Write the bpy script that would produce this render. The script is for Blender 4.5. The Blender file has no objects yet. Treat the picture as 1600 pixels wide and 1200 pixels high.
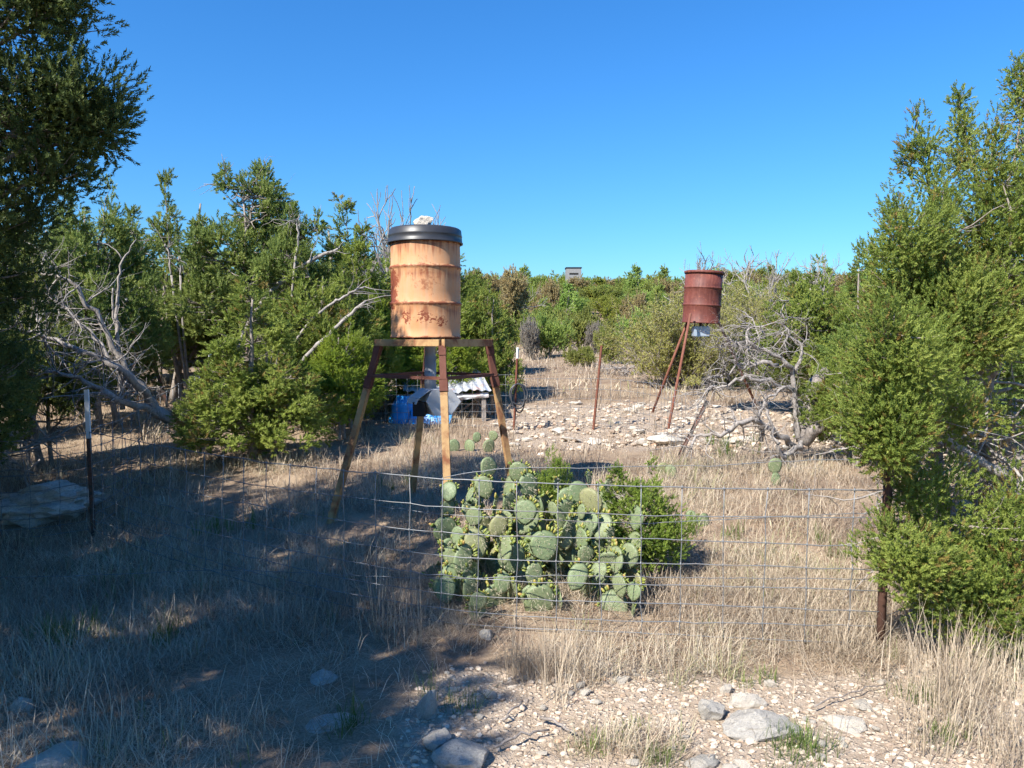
import bpy, bmesh, math, random
import numpy as np
from mathutils import Vector, Matrix

# ------------------------------------------------------------------ camera, sky, sun, exposure
scene = bpy.context.scene
F = 1186.0                      # focal length in pixels of a 1600 px wide picture
EYE = 1.75
PITCH = math.atan(70.0 / F)
cam_d = bpy.data.cameras.new('camera')
cam_d.sensor_width = 36.0
cam_d.lens = 36.0 * F / 1600.0
cam_d.clip_start = 0.05
cam_d.clip_end = 2000.0
cam = bpy.data.objects.new('camera', cam_d)
scene.collection.objects.link(cam)
cam.location = (0, 0, EYE)
cam.rotation_euler = (math.pi / 2 - PITCH, 0, 0)
scene.camera = cam

SUN_AZ = math.radians(222.0)    # clockwise from +Y
SUN_EL = math.radians(43.0)
world = bpy.data.worlds.new('World')
scene.world = world
world.use_nodes = True
wn, wl = world.node_tree.nodes, world.node_tree.links
sky = wn.new('ShaderNodeTexSky')
sky.sky_type = 'NISHITA'
sky.sun_disc = False
sky.sun_elevation = SUN_EL
sky.sun_rotation = SUN_AZ
sky.altitude = 300.0
sky.air_density = 1.5
sky.dust_density = 0.0
sky.ozone_density = 6.0
hsv = wn.new('ShaderNodeHueSaturation')
hsv.inputs['Saturation'].default_value = 1.06
wb = wn.new('ShaderNodeMix'); wb.data_type = 'RGBA'; wb.blend_type = 'MULTIPLY'; wb.inputs[0].default_value = 1.0
wb.inputs[7].default_value = (0.47, 0.79, 1.15, 1.0)      # the camera's cool white balance for the sky
wl.new(sky.outputs[0], wb.inputs[6]); wl.new(wb.outputs[2], hsv.inputs['Color'])
wl.new(hsv.outputs[0], wn['Background'].inputs[0])
wn['Background'].inputs[1].default_value = 0.074

sun_d = bpy.data.lights.new('sun', 'SUN')
sun_d.energy = 4.6
sun_d.angle = math.radians(0.53)
sun_d.color = (1.0, 0.95, 0.87)
sun = bpy.data.objects.new('sun', sun_d)
scene.collection.objects.link(sun)
sdir = Vector((math.sin(SUN_AZ) * math.cos(SUN_EL), math.cos(SUN_AZ) * math.cos(SUN_EL), math.sin(SUN_EL)))
sun.rotation_euler = sdir.to_track_quat('Z', 'Y').to_euler()
sun.location = sdir * 40

vs = scene.view_settings
vs.view_transform = 'Standard'
vs.look = 'None'
vs.gamma = 1.0
vs.exposure = 1.15
vs.use_curve_mapping = False
scene.cycles.adaptive_threshold = 0.03
scene.cycles.max_bounces = 4
scene.cycles.diffuse_bounces = 3
scene.cycles.transmission_bounces = 4
scene.cycles.caustics_reflective = False
scene.cycles.caustics_refractive = False

COL = scene.collection
RNG = np.random.default_rng(7)

# ------------------------------------------------------------------ small maths
def lerp(a, b, t): return a + (b - a) * t
def sstep(a, b, x):
    t = np.clip((x - a) / (b - a), 0, 1)
    return t * t * (3 - 2 * t)

def vnoise(x, y, seed=0):
    x = np.asarray(x, float); y = np.asarray(y, float)
    xi = np.floor(x).astype(np.int64); yi = np.floor(y).astype(np.int64)
    fx = x - xi; fy = y - yi
    fx = fx * fx * (3 - 2 * fx); fy = fy * fy * (3 - 2 * fy)
    def h(a, b):
        n = (a * 374761393 + b * 668265263 + seed * 1442695041) & 0xffffffff
        n = ((n ^ (n >> 13)) * 1274126177) & 0xffffffff
        return ((n ^ (n >> 16)) & 0xffff) / 65535.0
    return lerp(lerp(h(xi, yi), h(xi + 1, yi), fx), lerp(h(xi, yi + 1), h(xi + 1, yi + 1), fx), fy)

def fbm(x, y, seed=0, oct=4):
    s = 0; a = 0.5
    for i in range(oct):
        s = s + a * vnoise(np.asarray(x) * 2 ** i, np.asarray(y) * 2 ** i, seed + i * 17)
        a *= 0.5
    return s

GY = [0, 3, 4.1, 5, 6.4, 8, 10.6, 13, 18, 25, 40, 60, 80, 92, 110, 160, 400, 900]
GZ = [0.03, 0.05, 0.08, 0.13, 0.30, 0.36, 0.40, 0.52, 0.8, 1.15, 2.2, 4.0, 5.7, 6.2, 5.0, 1, -10, -20]
def H(x, y):
    x = np.asarray(x, float); y = np.asarray(y, float)
    z = np.interp(y, GY, GZ)
    z = z - 0.24 * np.exp(-(((x + 3.7) / 2.0) ** 2 + ((y - 6.2) / 1.9) ** 2))
    z = z + 0.25 * sstep(-2.5, -7, x) * sstep(7.5, 11, y)
    far = sstep(12, 50, y)
    z = z + (fbm(x * 0.35, y * 0.35, 3, 3) - 0.45) * 0.10 * sstep(2, 4.5, np.hypot(x, y))
    z = z + (fbm(x * 0.04 + 5, y * 0.04, 9, 3) - 0.45) * 2.6 * far
    return z
def Hs(x, y): return float(H(x, y))

CP, SP = math.cos(PITCH), math.sin(PITCH)
def P(px, py, d):
    """world point on the photo's ray through a pixel (1600 x 1200) at forward distance d"""
    u = (px - 800) / F; v = (600 - py) / F
    dx, dy, dz = u, CP + v * SP, -SP + v * CP
    k = d / dy
    return Vector((dx * k, d, EYE + dz * k))
def G(px, d):
    x = (px - 800) / F * d * 1.0
    return Vector((x, d, Hs(x, d)))

# ------------------------------------------------------------------ mesh helpers
KN = np.random.default_rng(123)
class Buf:
    def __init__(s): s.V = []; s.F3 = []; s.F4 = []; s.T = []; s.n = 0
    def add(s, V, F3=None, F4=None, tint=0.5):
        V = np.asarray(V, np.float32)
        s.V.append(V)
        if F3 is not None and len(F3): s.F3.append(np.asarray(F3, np.int64) + s.n)
        if F4 is not None and len(F4): s.F4.append(np.asarray(F4, np.int64) + s.n)
        t = np.asarray(tint, np.float32)
        s.T.append(np.broadcast_to(t, (len(V),)).copy() if t.ndim == 0 else t)
        s.n += len(V)
    def mesh(s, name, smooth=False):
        V = np.concatenate(s.V) if s.V else np.zeros((0, 3), np.float32)
        f3 = np.concatenate(s.F3) if s.F3 else np.zeros((0, 3), np.int64)
        f4 = np.concatenate(s.F4) if s.F4 else np.zeros((0, 4), np.int64)
        me = bpy.data.meshes.new(name)
        me.vertices.add(len(V)); me.vertices.foreach_set('co', V.ravel())
        nl = f3.size + f4.size
        me.loops.add(nl)
        me.loops.foreach_set('vertex_index', np.concatenate([f3.ravel(), f4.ravel()]).astype(np.int32))
        nf = len(f3) + len(f4)
        me.polygons.add(nf)
        st = np.concatenate([np.arange(len(f3)) * 3, f3.size + np.arange(len(f4)) * 4]).astype(np.int32)
        me.polygons.foreach_set('loop_start', st)
        me.polygons.foreach_set('use_smooth', np.full(nf, smooth, bool))
        me.update(calc_edges=True)
        a = me.attributes.new('tint', 'FLOAT', 'POINT')
        a.data.foreach_set('value', np.concatenate(s.T).astype(np.float32) if s.T else np.zeros(0, np.float32))
        return me

def tube(buf, pts, rad, k=5, tint=0.5, cap=True, knob=0.0):
    pts = np.asarray(pts, float); n = len(pts)
    rad = np.broadcast_to(np.asarray(rad, float), (n,))
    t = np.gradient(pts, axis=0)
    t /= np.linalg.norm(t, axis=1, keepdims=True) + 1e-9
    ref = np.array([0.0, 0.0, 1.0]) if abs(t[:, 2]).mean() < 0.8 else np.array([1.0, 0.13, 0.0])
    u = np.cross(t, ref); u /= np.linalg.norm(u, axis=1, keepdims=True) + 1e-9
    v = np.cross(t, u)
    a = np.arange(k) * 2 * math.pi / k
    ring = u[:, None, :] * np.cos(a)[None, :, None] + v[:, None, :] * np.sin(a)[None, :, None]
    rr_ = rad[:, None, None] * (1 + knob * KN.normal(size=(n, k, 1))) if knob else rad[:, None, None]
    V = pts[:, None, :] + ring * rr_
    V = V.reshape(-1, 3)
    i = np.arange(n - 1)[:, None] * k; j = np.arange(k)[None, :]
    j2 = (j + 1) % k
    F4 = np.stack([i + j, i + j2, i + k + j2, i + k + j], -1).reshape(-1, 4)
    F3 = None
    if cap:
        V = np.vstack([V, pts[0], pts[-1]])
        jj = np.arange(k); j3 = (jj + 1) % k
        F3 = np.vstack([np.stack([j3, jj, np.full(k, n * k)], -1), np.stack([(n - 1) * k + jj, (n - 1) * k + j3, np.full(k, n * k + 1)], -1)])
    buf.add(V, F3, F4, tint)

def obj(name, me, mat=None, parent=None, loc=None):
    o = bpy.data.objects.new(name, me)
    COL.objects.link(o)
    if mat is not None and me is not None and len(me.materials) == 0: me.materials.append(mat)
    if parent is not None: o.parent = parent
    if loc is not None: o.location = loc
    return o
def tag(o, label, cat, group=None, kind=None):
    o['label'] = label
    if cat: o['category'] = cat
    if group: o['group'] = group
    if kind: o['kind'] = kind
    return o
def thing(name, loc, label, cat, group=None, rz=0):
    o = bpy.data.objects.new(name, None)
    COL.objects.link(o)
    o.location = loc; o.rotation_euler = (0, 0, rz); o.empty_display_size = 0.2
    return tag(o, label, cat, group)
def dup(root, loc, rz=0, scale=(1, 1, 1), label=None, group=None, name=None):
    r = root.copy(); COL.objects.link(r)
    if name: r.name = name
    r.location = loc; r.rotation_euler = (0, 0, rz); r.scale = scale
    if label: r['label'] = label
    if group: r['group'] = group
    elif 'group' in r: del r['group']
    for ch in list(root.children):
        c = ch.copy(); COL.objects.link(c); c.parent = r
        for g in ch.children:
            e = g.copy(); COL.objects.link(e); e.parent = c
    return r
def bm_mesh(bm, name, smooth=False):
    me = bpy.data.meshes.new(name)
    bmesh.ops.recalc_face_normals(bm, faces=bm.faces[:])
    bm.to_mesh(me); bm.free()
    if smooth:
        me.polygons.foreach_set('use_smooth', np.ones(len(me.polygons), bool))
    return me
def box_bm(bm, c, s, M=None):
    r = bmesh.ops.create_cube(bm, size=1.0)
    for v in r['verts']:
        v.co = Vector((v.co.x * s[0] + c[0], v.co.y * s[1] + c[1], v.co.z * s[2] + c[2]))
        if M is not None: v.co = M @ v.co
def bar(bm, a, b, w, h, roll=0.0):
    """square bar between two points"""
    a = Vector(a); b = Vector(b); d = (b - a)
    q = d.to_track_quat('Z', 'Y').to_matrix().to_4x4() @ Matrix.Rotation(roll, 4, 'Z')
    M = Matrix.Translation((a + b) / 2) @ q
    box_bm(bm, (0, 0, 0), (w, h, d.length), M)
def angle_bar(bm, a, b, w, t, roll):
    a = Vector(a); b = Vector(b); d = (b - a)
    M = Matrix.Translation((a + b) / 2) @ d.to_track_quat('Z', 'Y').to_matrix().to_4x4() @ Matrix.Rotation(roll, 4, 'Z')
    L = d.length
    prof = [(0, 0), (w, 0), (w, t), (t, t), (t, w), (0, w)]
    lo = [bm.verts.new(M @ Vector((x - w * .35, y - w * .35, -L / 2))) for x, y in prof]
    hi = [bm.verts.new(M @ Vector((x - w * .35, y - w * .35, L / 2))) for x, y in prof]
    for i in range(6):
        j = (i + 1) % 6
        bm.faces.new((lo[i], lo[j], hi[j], hi[i]))
    for R_ in (lo, hi):
        bm.faces.new((R_[0], R_[1], R_[2], R_[3])); bm.faces.new((R_[0], R_[3], R_[4], R_[5]))
def dent(bm, seed, amt):
    for v in bm.verts:
        r = math.hypot(v.co.x, v.co.y)
        if r < 0.2: continue
        a = math.atan2(v.co.y, v.co.x)
        k = 1 + amt * (float(fbm(a * 1.6 + 9, v.co.z * 5 + seed, seed, 3)) - 0.45)
        v.co.x *= k; v.co.y *= k
def lathe(bm, prof, seg=48, close=False):
    rings = []
    for r, z in prof:
        if r < 1e-5: rings.append([bm.verts.new((0, 0, z))])
        else: rings.append([bm.verts.new((r * math.cos(2 * math.pi * i / seg), r * math.sin(2 * math.pi * i / seg), z)) for i in range(seg)])
    for A, B in zip(rings[:-1], rings[1:]):
        for i in range(seg):
            j = (i + 1) % seg
            if len(A) == 1 and len(B) == 1: continue
            if len(A) == 1: bm.faces.new((A[0], B[i], B[j]))
            elif len(B) == 1: bm.faces.new((A[i], A[j], B[0]))
            else: bm.faces.new((A[i], A[j], B[j], B[i]))

# ------------------------------------------------------------------ materials
MATS = {}
class NT:
    def __init__(s, name):
        s.m = bpy.data.materials.new(name); s.m.use_nodes = True
        s.n = s.m.node_tree.nodes; s.l = s.m.node_tree.links
        s.b = s.n['Principled BSDF']; MATS[name] = s.m
    def node(s, t, **kw):
        x = s.n.new(t)
        for k, v in kw.items():
            if isinstance(v, bpy.types.NodeSocket): s.l.new(v, x.inputs[k])
            elif k in x.inputs: x.inputs[k].default_value = v
            else: setattr(x, k, v)
        return x
    def coord(s, kind='Object', scale=None):
        c = s.node('ShaderNodeTexCoord').outputs[kind]
        if scale is not None:
            mp = s.node('ShaderNodeMapping'); s.l.new(c, mp.inputs[0]); mp.inputs['Scale'].default_value = scale
            return mp.outputs[0]
        return c
    def noise(s, vec, scale, detail=5, rough=0.6, dist=0.0):
        x = s.node('ShaderNodeTexNoise'); s.l.new(vec, x.inputs['Vector'])
        x.inputs['Scale'].default_value = scale; x.inputs['Detail'].default_value = detail
        x.inputs['Roughness'].default_value = rough; x.inputs['Distortion'].default_value = dist
        return x.outputs['Fac']
    def ramp(s, fac, stops, interp='LINEAR'):
        r = s.node('ShaderNodeValToRGB'); s.l.new(fac, r.inputs[0])
        cr = r.color_ramp; cr.interpolation = interp
        while len(cr.elements) < len(stops): cr.elements.new(0.5)
        for e, (p, c) in zip(cr.elements, stops):
            e.position = p
            e.color = (c, c, c, 1) if not hasattr(c, '__len__') else (*c[:3], 1)
        return r.outputs[0]
    def mix(s, fac, a, b, mode='MIX'):
        x = s.node('ShaderNodeMix', data_type='RGBA', blend_type=mode)
        for i, v in ((0, fac), (6, a), (7, b)):
            if isinstance(v, bpy.types.NodeSocket): s.l.new(v, x.inputs[i])
            elif hasattr(v, '__len__'): x.inputs[i].default_value = (*v[:3], 1)
            else: x.inputs[i].default_value = v
        return x.outputs[2]
    def math(s, op, a, b=0.0, c=None):
        x = s.node('ShaderNodeMath', operation=op)
        for i, v in enumerate((a, b) if c is None else (a, b, c)):
            if isinstance(v, bpy.types.NodeSocket): s.l.new(v, x.inputs[i])
            else: x.inputs[i].default_value = v
        return x.outputs[0]
    def attr(s, name='tint'):
        return s.node('ShaderNodeAttribute', attribute_name=name).outputs['Fac']
    def bump(s, h, strength=0.5, dist=0.01):
        x = s.node('ShaderNodeBump'); s.l.new(h, x.inputs['Height'])
        x.inputs['Strength'].default_value = strength; x.inputs['Distance'].default_value = dist
        s.l.new(x.outputs[0], s.b.inputs['Normal'])
    def set(s, color=None, rough=None, metal=None, spec=None):
        for k, v in (('Base Color', color), ('Roughness', rough), ('Metallic', metal), ('Specular IOR Level', spec)):
            if v is None: continue
            if isinstance(v, bpy.types.NodeSocket): s.l.new(v, s.b.inputs[k])
            elif hasattr(v, '__len__'): s.b.inputs[k].default_value = (*v[:3], 1)
            else: s.b.inputs[k].default_value = v
        return s.m

def leaf_mat(name, dark, mid, light, brown=None, trans=0.38, obj_var=0.0):
    t = NT(name)
    c = t.ramp(t.attr(), [(0.0, dark), (0.5, mid), (1.0, light)] if brown is None else [(0.0, brown), (0.07, brown), (0.12, dark), (0.5, mid), (1.0, light)])
    pos = t.node('ShaderNodeNewGeometry').outputs['Position']
    n = t.noise(pos, 1.3, 2)
    c = t.mix(t.ramp(n, [(0.35, 0.0), (0.7, 0.35)]), c, light)
    if obj_var:
        oi = t.node('ShaderNodeObjectInfo')
        h = t.node('ShaderNodeHueSaturation'); t.l.new(c, h.inputs['Color'])
        t.l.new(t.math('MULTIPLY_ADD', oi.outputs['Random'], 0.06 * obj_var, 0.5 - 0.035 * obj_var), h.inputs['Hue'])
        t.l.new(t.math('MULTIPLY_ADD', oi.outputs['Random'], 0.5 * obj_var, 1 - 0.25 * obj_var), h.inputs['Value'])
        c = h.outputs[0]
    t.set(c, 0.6, 0, 0.3)
    tr = t.node('ShaderNodeBsdfTranslucent'); t.l.new(c, tr.inputs[0])
    mx = t.node('ShaderNodeMixShader'); mx.inputs[0].default_value = trans
    t.l.new(t.b.outputs[0], mx.inputs[1]); t.l.new(tr.outputs[0], mx.inputs[2])
    t.l.new(mx.outputs[0], t.n['Material Output'].inputs[0])
    return t.m

M_JUN = leaf_mat('juniper_leaf', (0.1080, 0.1580, 0.0288), (0.2100, 0.2749, 0.0504), (0.3240, 0.3744, 0.0840), brown=(0.2880, 0.1872, 0.0600))
M_JUN2 = leaf_mat('juniper_leaf_deep', (0.0910, 0.1438, 0.0350), (0.1820, 0.2438, 0.0562), (0.2860, 0.3375, 0.0875), obj_var=0.4)
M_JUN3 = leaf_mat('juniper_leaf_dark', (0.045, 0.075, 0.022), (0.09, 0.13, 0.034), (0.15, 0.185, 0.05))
M_BRIGHT = leaf_mat('bright_leaf', (0.11, 0.17, 0.018), (0.20, 0.28, 0.028), (0.32, 0.38, 0.05))
M_SHRUB = leaf_mat('shrub_leaf', (0.11, 0.18, 0.028), (0.20, 0.285, 0.045), (0.30, 0.375, 0.07))
M_OLIVE = leaf_mat('olive_leaf', (0.2080, 0.2046, 0.0562), (0.3120, 0.3036, 0.0875), (0.4290, 0.4092, 0.1250))
M_TAN = leaf_mat('tan_leaf', (0.26, 0.19, 0.09), (0.35, 0.27, 0.13), (0.42, 0.36, 0.17))
M_GREYLEAF = leaf_mat('grey_twig_leaf', (0.20, 0.18, 0.15), (0.28, 0.25, 0.21), (0.36, 0.32, 0.26))
M_HILL = leaf_mat('hill_juniper_leaf', (0.1631, 0.2258, 0.0508), (0.2509, 0.3261, 0.0750), (0.3512, 0.4140, 0.1089), obj_var=0.9)
M_HILLB = leaf_mat('hill_bright_leaf', (0.1650, 0.2090, 0.0330), (0.2420, 0.2915, 0.0495), (0.3300, 0.3630, 0.0715), obj_var=0.8)

def bark_mat(name, a, b, c):
    t = NT(name)
    v = t.coord('Object')
    n = t.noise(v, 14, 6, 0.7, 0.6); n2 = t.noise(t.coord('Object', (40, 40, 6)), 2.0, 4)
    col = t.mix(t.ramp(n, [(0.3, 0), (0.7, 1)]), a, b)
    col = t.mix(t.ramp(n2, [(0.45, 0), (0.75, 0.7)]), col, c)
    t.bump(t.math('ADD', n, n2), 0.6, 0.01)
    return t.set(col, 0.9, 0, 0.2)
M_BARK = bark_mat('juniper_bark', (0.20, 0.16, 0.13), (0.38, 0.34, 0.30), (0.10, 0.075, 0.055))
M_DEAD = bark_mat('weathered_wood', (0.23, 0.205, 0.185), (0.42, 0.385, 0.355), (0.12, 0.10, 0.088))
M_DEADDARK = bark_mat('dark_weathered_wood', (0.17, 0.145, 0.125), (0.36, 0.32, 0.29), (0.06, 0.045, 0.038))

def grass_mat(name, stops, trans=0.25):
    t = NT(name)
    c = t.ramp(t.attr(), stops)
    pos = t.node('ShaderNodeNewGeometry').outputs['Position']
    n = t.noise(pos, 2.2, 3)
    h = t.node('ShaderNodeHueSaturation'); t.l.new(c, h.inputs['Color'])
    t.l.new(t.math('MULTIPLY_ADD', n, 0.7, 0.65), h.inputs['Value'])
    c = h.outputs[0]
    t.set(c, 0.75, 0, 0.2)
    tr = t.node('ShaderNodeBsdfTranslucent'); t.l.new(c, tr.inputs[0])
    mx = t.node('ShaderNodeMixShader'); mx.inputs[0].default_value = trans
    t.l.new(t.b.outputs[0], mx.inputs[1]); t.l.new(tr.outputs[0], mx.inputs[2])
    t.l.new(mx.outputs[0], t.n['Material Output'].inputs[0])
    return t.m
M_DRY = grass_mat('dry_grass_blades', [(0.0, (0.19, 0.14, 0.105)), (0.3, (0.36, 0.28, 0.205)), (0.6, (0.50, 0.41, 0.30)), (0.8, (0.62, 0.53, 0.40)), (1.0, (0.30, 0.31, 0.14))])
M_GREEN = grass_mat('green_grass_blades', [(0.0, (0.07, 0.11, 0.025)), (0.6, (0.15, 0.21, 0.05)), (1.0, (0.33, 0.33, 0.13))])

def ground_mat():
    t = NT('soil_and_gravel')
    pos = t.node('ShaderNodeNewGeometry').outputs['Position']
    n1 = t.noise(pos, 2.0, 6, 0.65); n2 = t.noise(pos, 18.0, 5, 0.7); n3 = t.noise(pos, 90.0, 3, 0.6)
    soil = t.mix(t.ramp(n2, [(0.3, 0), (0.7, 1)]), (0.13, 0.085, 0.055), (0.30, 0.215, 0.15))
    thatch = t.mix(t.ramp(n3, [(0.35, 0), (0.65, 1)]), (0.14, 0.10, 0.07), (0.40, 0.305, 0.205))
    thatch = t.mix(t.ramp(n1, [(0.4, 0), (0.65, 0.6)]), thatch, (0.36, 0.27, 0.18))
    vo = t.node('ShaderNodeTexVoronoi', feature='F1'); t.l.new(pos, vo.inputs['Vector']); vo.inputs['Scale'].default_value = 34
    vb = t.node('ShaderNodeTexVoronoi', feature='F1'); t.l.new(pos, vb.inputs['Vector']); vb.inputs['Scale'].default_value = 85
    peb = t.math('MAXIMUM', t.ramp(vo.outputs['Distance'], [(0.25, 1), (0.42, 0)]), t.ramp(vb.outputs['Distance'], [(0.25, 0.8), (0.4, 0)]))
    pale = t.mix(t.ramp(n2, [(0.35, 0), (0.7, 1)]), (0.44, 0.35, 0.26), (0.62, 0.53, 0.42))
    grav = t.mix(peb, t.mix(0.45, soil, pale), pale)
    g = t.attr('gravel')
    gm = t.ramp(t.math('ADD', g, t.math('MULTIPLY_ADD', n1, 0.6, -0.3)), [(0.3, 0), (0.62, 1)])
    col = t.mix(gm, t.mix(t.ramp(n1, [(0.35, 0), (0.6, 1)]), soil, thatch), grav)
    t.bump(t.math('ADD', t.math('MULTIPLY', t.math('MULTIPLY', peb, gm), 1.0), n2), 0.7, 0.02)
    return t.set(col, 0.95, 0, 0.1)
M_GROUND = ground_mat()

def rock_mat(name, a, b, lich):
    t = NT(name)
    v = t.coord('Object')
    oi = t.node('ShaderNodeObjectInfo').outputs['Random']
    w = t.node('ShaderNodeVectorMath', operation='ADD'); t.l.new(v, w.inputs[0])
    cmb = t.node('ShaderNodeCombineXYZ'); t.l.new(t.math('MULTIPLY', oi, 37.0), cmb.inputs[0]); t.l.new(cmb.outputs[0], w.inputs[1])
    v = w.outputs[0]
    n = t.noise(v, 9, 6, 0.7); n2 = t.noise(v, 30, 5, 0.7)
    c = t.mix(t.ramp(n, [(0.35, 0), (0.65, 1)]), a, b)
    c = t.mix(t.ramp(n2, [(0.52, 0), (0.68, 0.75)]), c, lich)
    t.bump(t.math('ADD', n, t.math('MULTIPLY', n2, 0.6)), 0.8, 0.015)
    return t.set(c, 0.92, 0, 0.15)
M_ROCK = rock_mat('limestone', (0.50, 0.44, 0.36), (0.64, 0.58, 0.49), (0.34, 0.31, 0.27))
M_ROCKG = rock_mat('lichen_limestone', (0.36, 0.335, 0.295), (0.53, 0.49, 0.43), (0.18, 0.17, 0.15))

def metal_rust(name, clean, rust, lo, hi, rough=0.6, metal=0.0, scale=6):
    t = NT(name)
    v = t.coord('Object')
    n = t.noise(v, scale, 8, 0.7, 0.4)
    r = t.mix(t.noise(v, scale * 5, 4), rust, tuple(x * 1.9 for x in rust))
    m = t.ramp(n, [(lo, 0), (hi, 1)])
    c = t.mix(m, clean, r)
    t.bump(t.math('ADD', m, t.noise(v, scale * 8, 3)), 0.25, 0.004)
    inv = t.math('SUBTRACT', 1.0, m)
    return t.set(c, t.math('MULTIPLY_ADD', m, 0.3, rough), t.math('MULTIPLY', inv, metal), 0.35)
M_RUST = metal_rust('rusty_steel', (0.155, 0.062, 0.042), (0.075, 0.028, 0.020), 0.4, 0.7, 0.75)
M_TAN_STEEL = metal_rust('tan_painted_steel', (0.42, 0.265, 0.12), (0.15, 0.06, 0.03), 0.46, 0.64, 0.65)
M_GALV = metal_rust('galvanised_sheet', (0.56, 0.58, 0.61), (0.34, 0.16, 0.09), 0.52, 0.66, 0.45, 0.4, 3)
M_BOX = metal_rust('dull_galvanised_box', (0.52, 0.53, 0.55), (0.36, 0.34, 0.32), 0.5, 0.8, 0.5, 0.1, 7)
M_WIRE = metal_rust('galvanised_wire', (0.20, 0.21, 0.22), (0.14, 0.12, 0.105), 0.5, 0.7, 0.45, 0.3, 3)
M_PIPE = metal_rust('grey_pipe', (0.36, 0.37, 0.38), (0.25, 0.24, 0.23), 0.5, 0.7, 0.5, 0.1, 9)
M_POSTG = metal_rust('dark_post_steel', (0.055, 0.05, 0.045), (0.16, 0.06, 0.035), 0.45, 0.65, 0.6, 0.0, 7)
M_POSTR = metal_rust('rusty_post_steel', (0.21, 0.085, 0.055), (0.11, 0.04, 0.026), 0.4, 0.65, 0.8, 0.0, 9)
M_POSTD = metal_rust('dark_rusty_pipe', (0.095, 0.048, 0.034), (0.06, 0.03, 0.02), 0.4, 0.65, 0.8, 0.0, 9)
M_WHITE = metal_rust('white_post_paint', (0.74, 0.75, 0.74), (0.42, 0.34, 0.26), 0.60, 0.7, 0.55, 0.0, 12)
t = NT('black_plastic'); n = t.noise(t.coord('Object'), 12, 4)
M_BLACK = t.set(t.mix(n, (0.018, 0.019, 0.022), (0.045, 0.047, 0.053)), 0.42, 0, 0.5)
t = NT('blue_plastic'); n = t.noise(t.coord('Object'), 7, 4)
M_BLUE = t.set(t.mix(t.ramp(n, [(0.3, 0), (0.7, 1)]), (0.005, 0.20, 0.60), (0.03, 0.36, 0.78)), 0.4, 0, 0.5); t.bump(n, 0.4, 0.02)
t = NT('grey_plywood'); n = t.noise(t.coord('Object', (3, 3, 0.6)), 5, 5)
M_PLY = t.set(t.mix(n, (0.15, 0.15, 0.15), (0.30, 0.295, 0.29)), 0.85)
t = NT('opening_shade_and_roof_black'); M_DARK = t.set((0.012, 0.012, 0.012), 0.9)  # near-black: painted shade inside openings, and the blind roof's own dark colour
t = NT('orange_tag'); n = t.noise(t.coord('Object'), 30, 4)
M_TAG = t.set(t.mix(t.ramp(n, [(0.42, 0), (0.55, 1)]), (0.62, 0.22, 0.06), (0.75, 0.68, 0.6)), 0.7)

def drum_yellow():
    t = NT('faded_orange_drum_paint')
    v = t.coord('Object')
    n = t.noise(v, 5, 7, 0.7); n2 = t.noise(v, 26, 5, 0.7); n3 = t.noise(t.coord('Object', (9, 9, 1.2)), 3, 5, 0.65)
    paint = t.mix(t.ramp(n, [(0.3, 0), (0.7, 1)]), (0.515, 0.225, 0.092), (0.57, 0.31, 0.158))
    paint = t.mix(t.ramp(n3, [(0.42, 0), (0.68, 0.75)]), paint, (0.465, 0.30, 0.18))
    rust = t.mix(n2, (0.11, 0.028, 0.018), (0.30, 0.085, 0.035))
    sx = t.node('ShaderNodeSeparateXYZ'); t.l.new(v, sx.inputs[0])
    z = sx.outputs[2]
    def band(z0, w):
        d = t.math('ABSOLUTE', t.math('SUBTRACT', z, z0))
        return t.ramp(t.math('DIVIDE', d, w), [(0.0, 1), (1.0, 0)])
    bands = t.math('MAXIMUM', t.math('MAXIMUM', band(0.285, 0.034), band(0.585, 0.030)), t.math('MAXIMUM', band(0.0, 0.035), band(0.80, 0.05)))
    def patch(c, r):
        d = t.node('ShaderNodeVectorMath', operation='DISTANCE'); t.l.new(v, d.inputs[0]); d.inputs[1].default_value = c
        return t.ramp(t.math('DIVIDE', d.outputs['Value'], r), [(0.25, 1), (1.0, 0)])
    p = t.math('MAXIMUM', patch((-0.285, -0.12, 0.34), 0.17), patch((-0.27, -0.14, 0.47), 0.15))
    p2 = t.math('MAXIMUM', patch((-0.13, -0.27, 0.165), 0.10), t.math('MAXIMUM', patch((0.03, -0.29, 0.17), 0.10), patch((0.15, -0.25, 0.14), 0.09)))
    m1 = t.ramp(t.math('ADD', t.math('MULTIPLY', p, 0.55), n2), [(0.74, 0), (0.82, 1)])
    m2 = t.ramp(t.math('ADD', t.math('MULTIPLY', bands, 0.42), n2), [(0.70, 0), (0.86, 0.9)])
    sc = t.noise(t.coord('Object', (22, 22, 34)), 1.0, 3, 0.5, 1.5)
    m3 = t.ramp(t.math('ADD', t.math('MULTIPLY', p2, 0.28), sc), [(0.74, 0), (0.79, 1)])
    m4 = t.ramp(n2, [(0.66, 0), (0.72, 0.8)])
    p4 = patch((0.02, -0.29, 0.50), 0.2)
    m5 = t.ramp(t.math('ADD', t.math('MULTIPLY', p4, 0.22), n2), [(0.66, 0), (0.80, 0.7)])
    c = paint
    stk = t.noise(t.coord('Object', (26, 26, 1.6)), 1.0, 4, 0.6)
    below = t.math('MAXIMUM', band(0.52, 0.09), t.math('MAXIMUM', band(0.22, 0.09), band(0.76, 0.11)))
    m6 = t.ramp(t.math('ADD', t.math('MULTIPLY', below, 0.22), stk), [(0.60, 0), (0.80, 0.75)])
    for m in (m6, m5, m2, m3, m4, m1): c = t.mix(m, c, rust)
    t.bump(t.math('ADD', n, n2), 0.15, 0.006)
    return t.set(c, 0.62, 0, 0.3)
M_DRUMY = drum_yellow()
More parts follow.
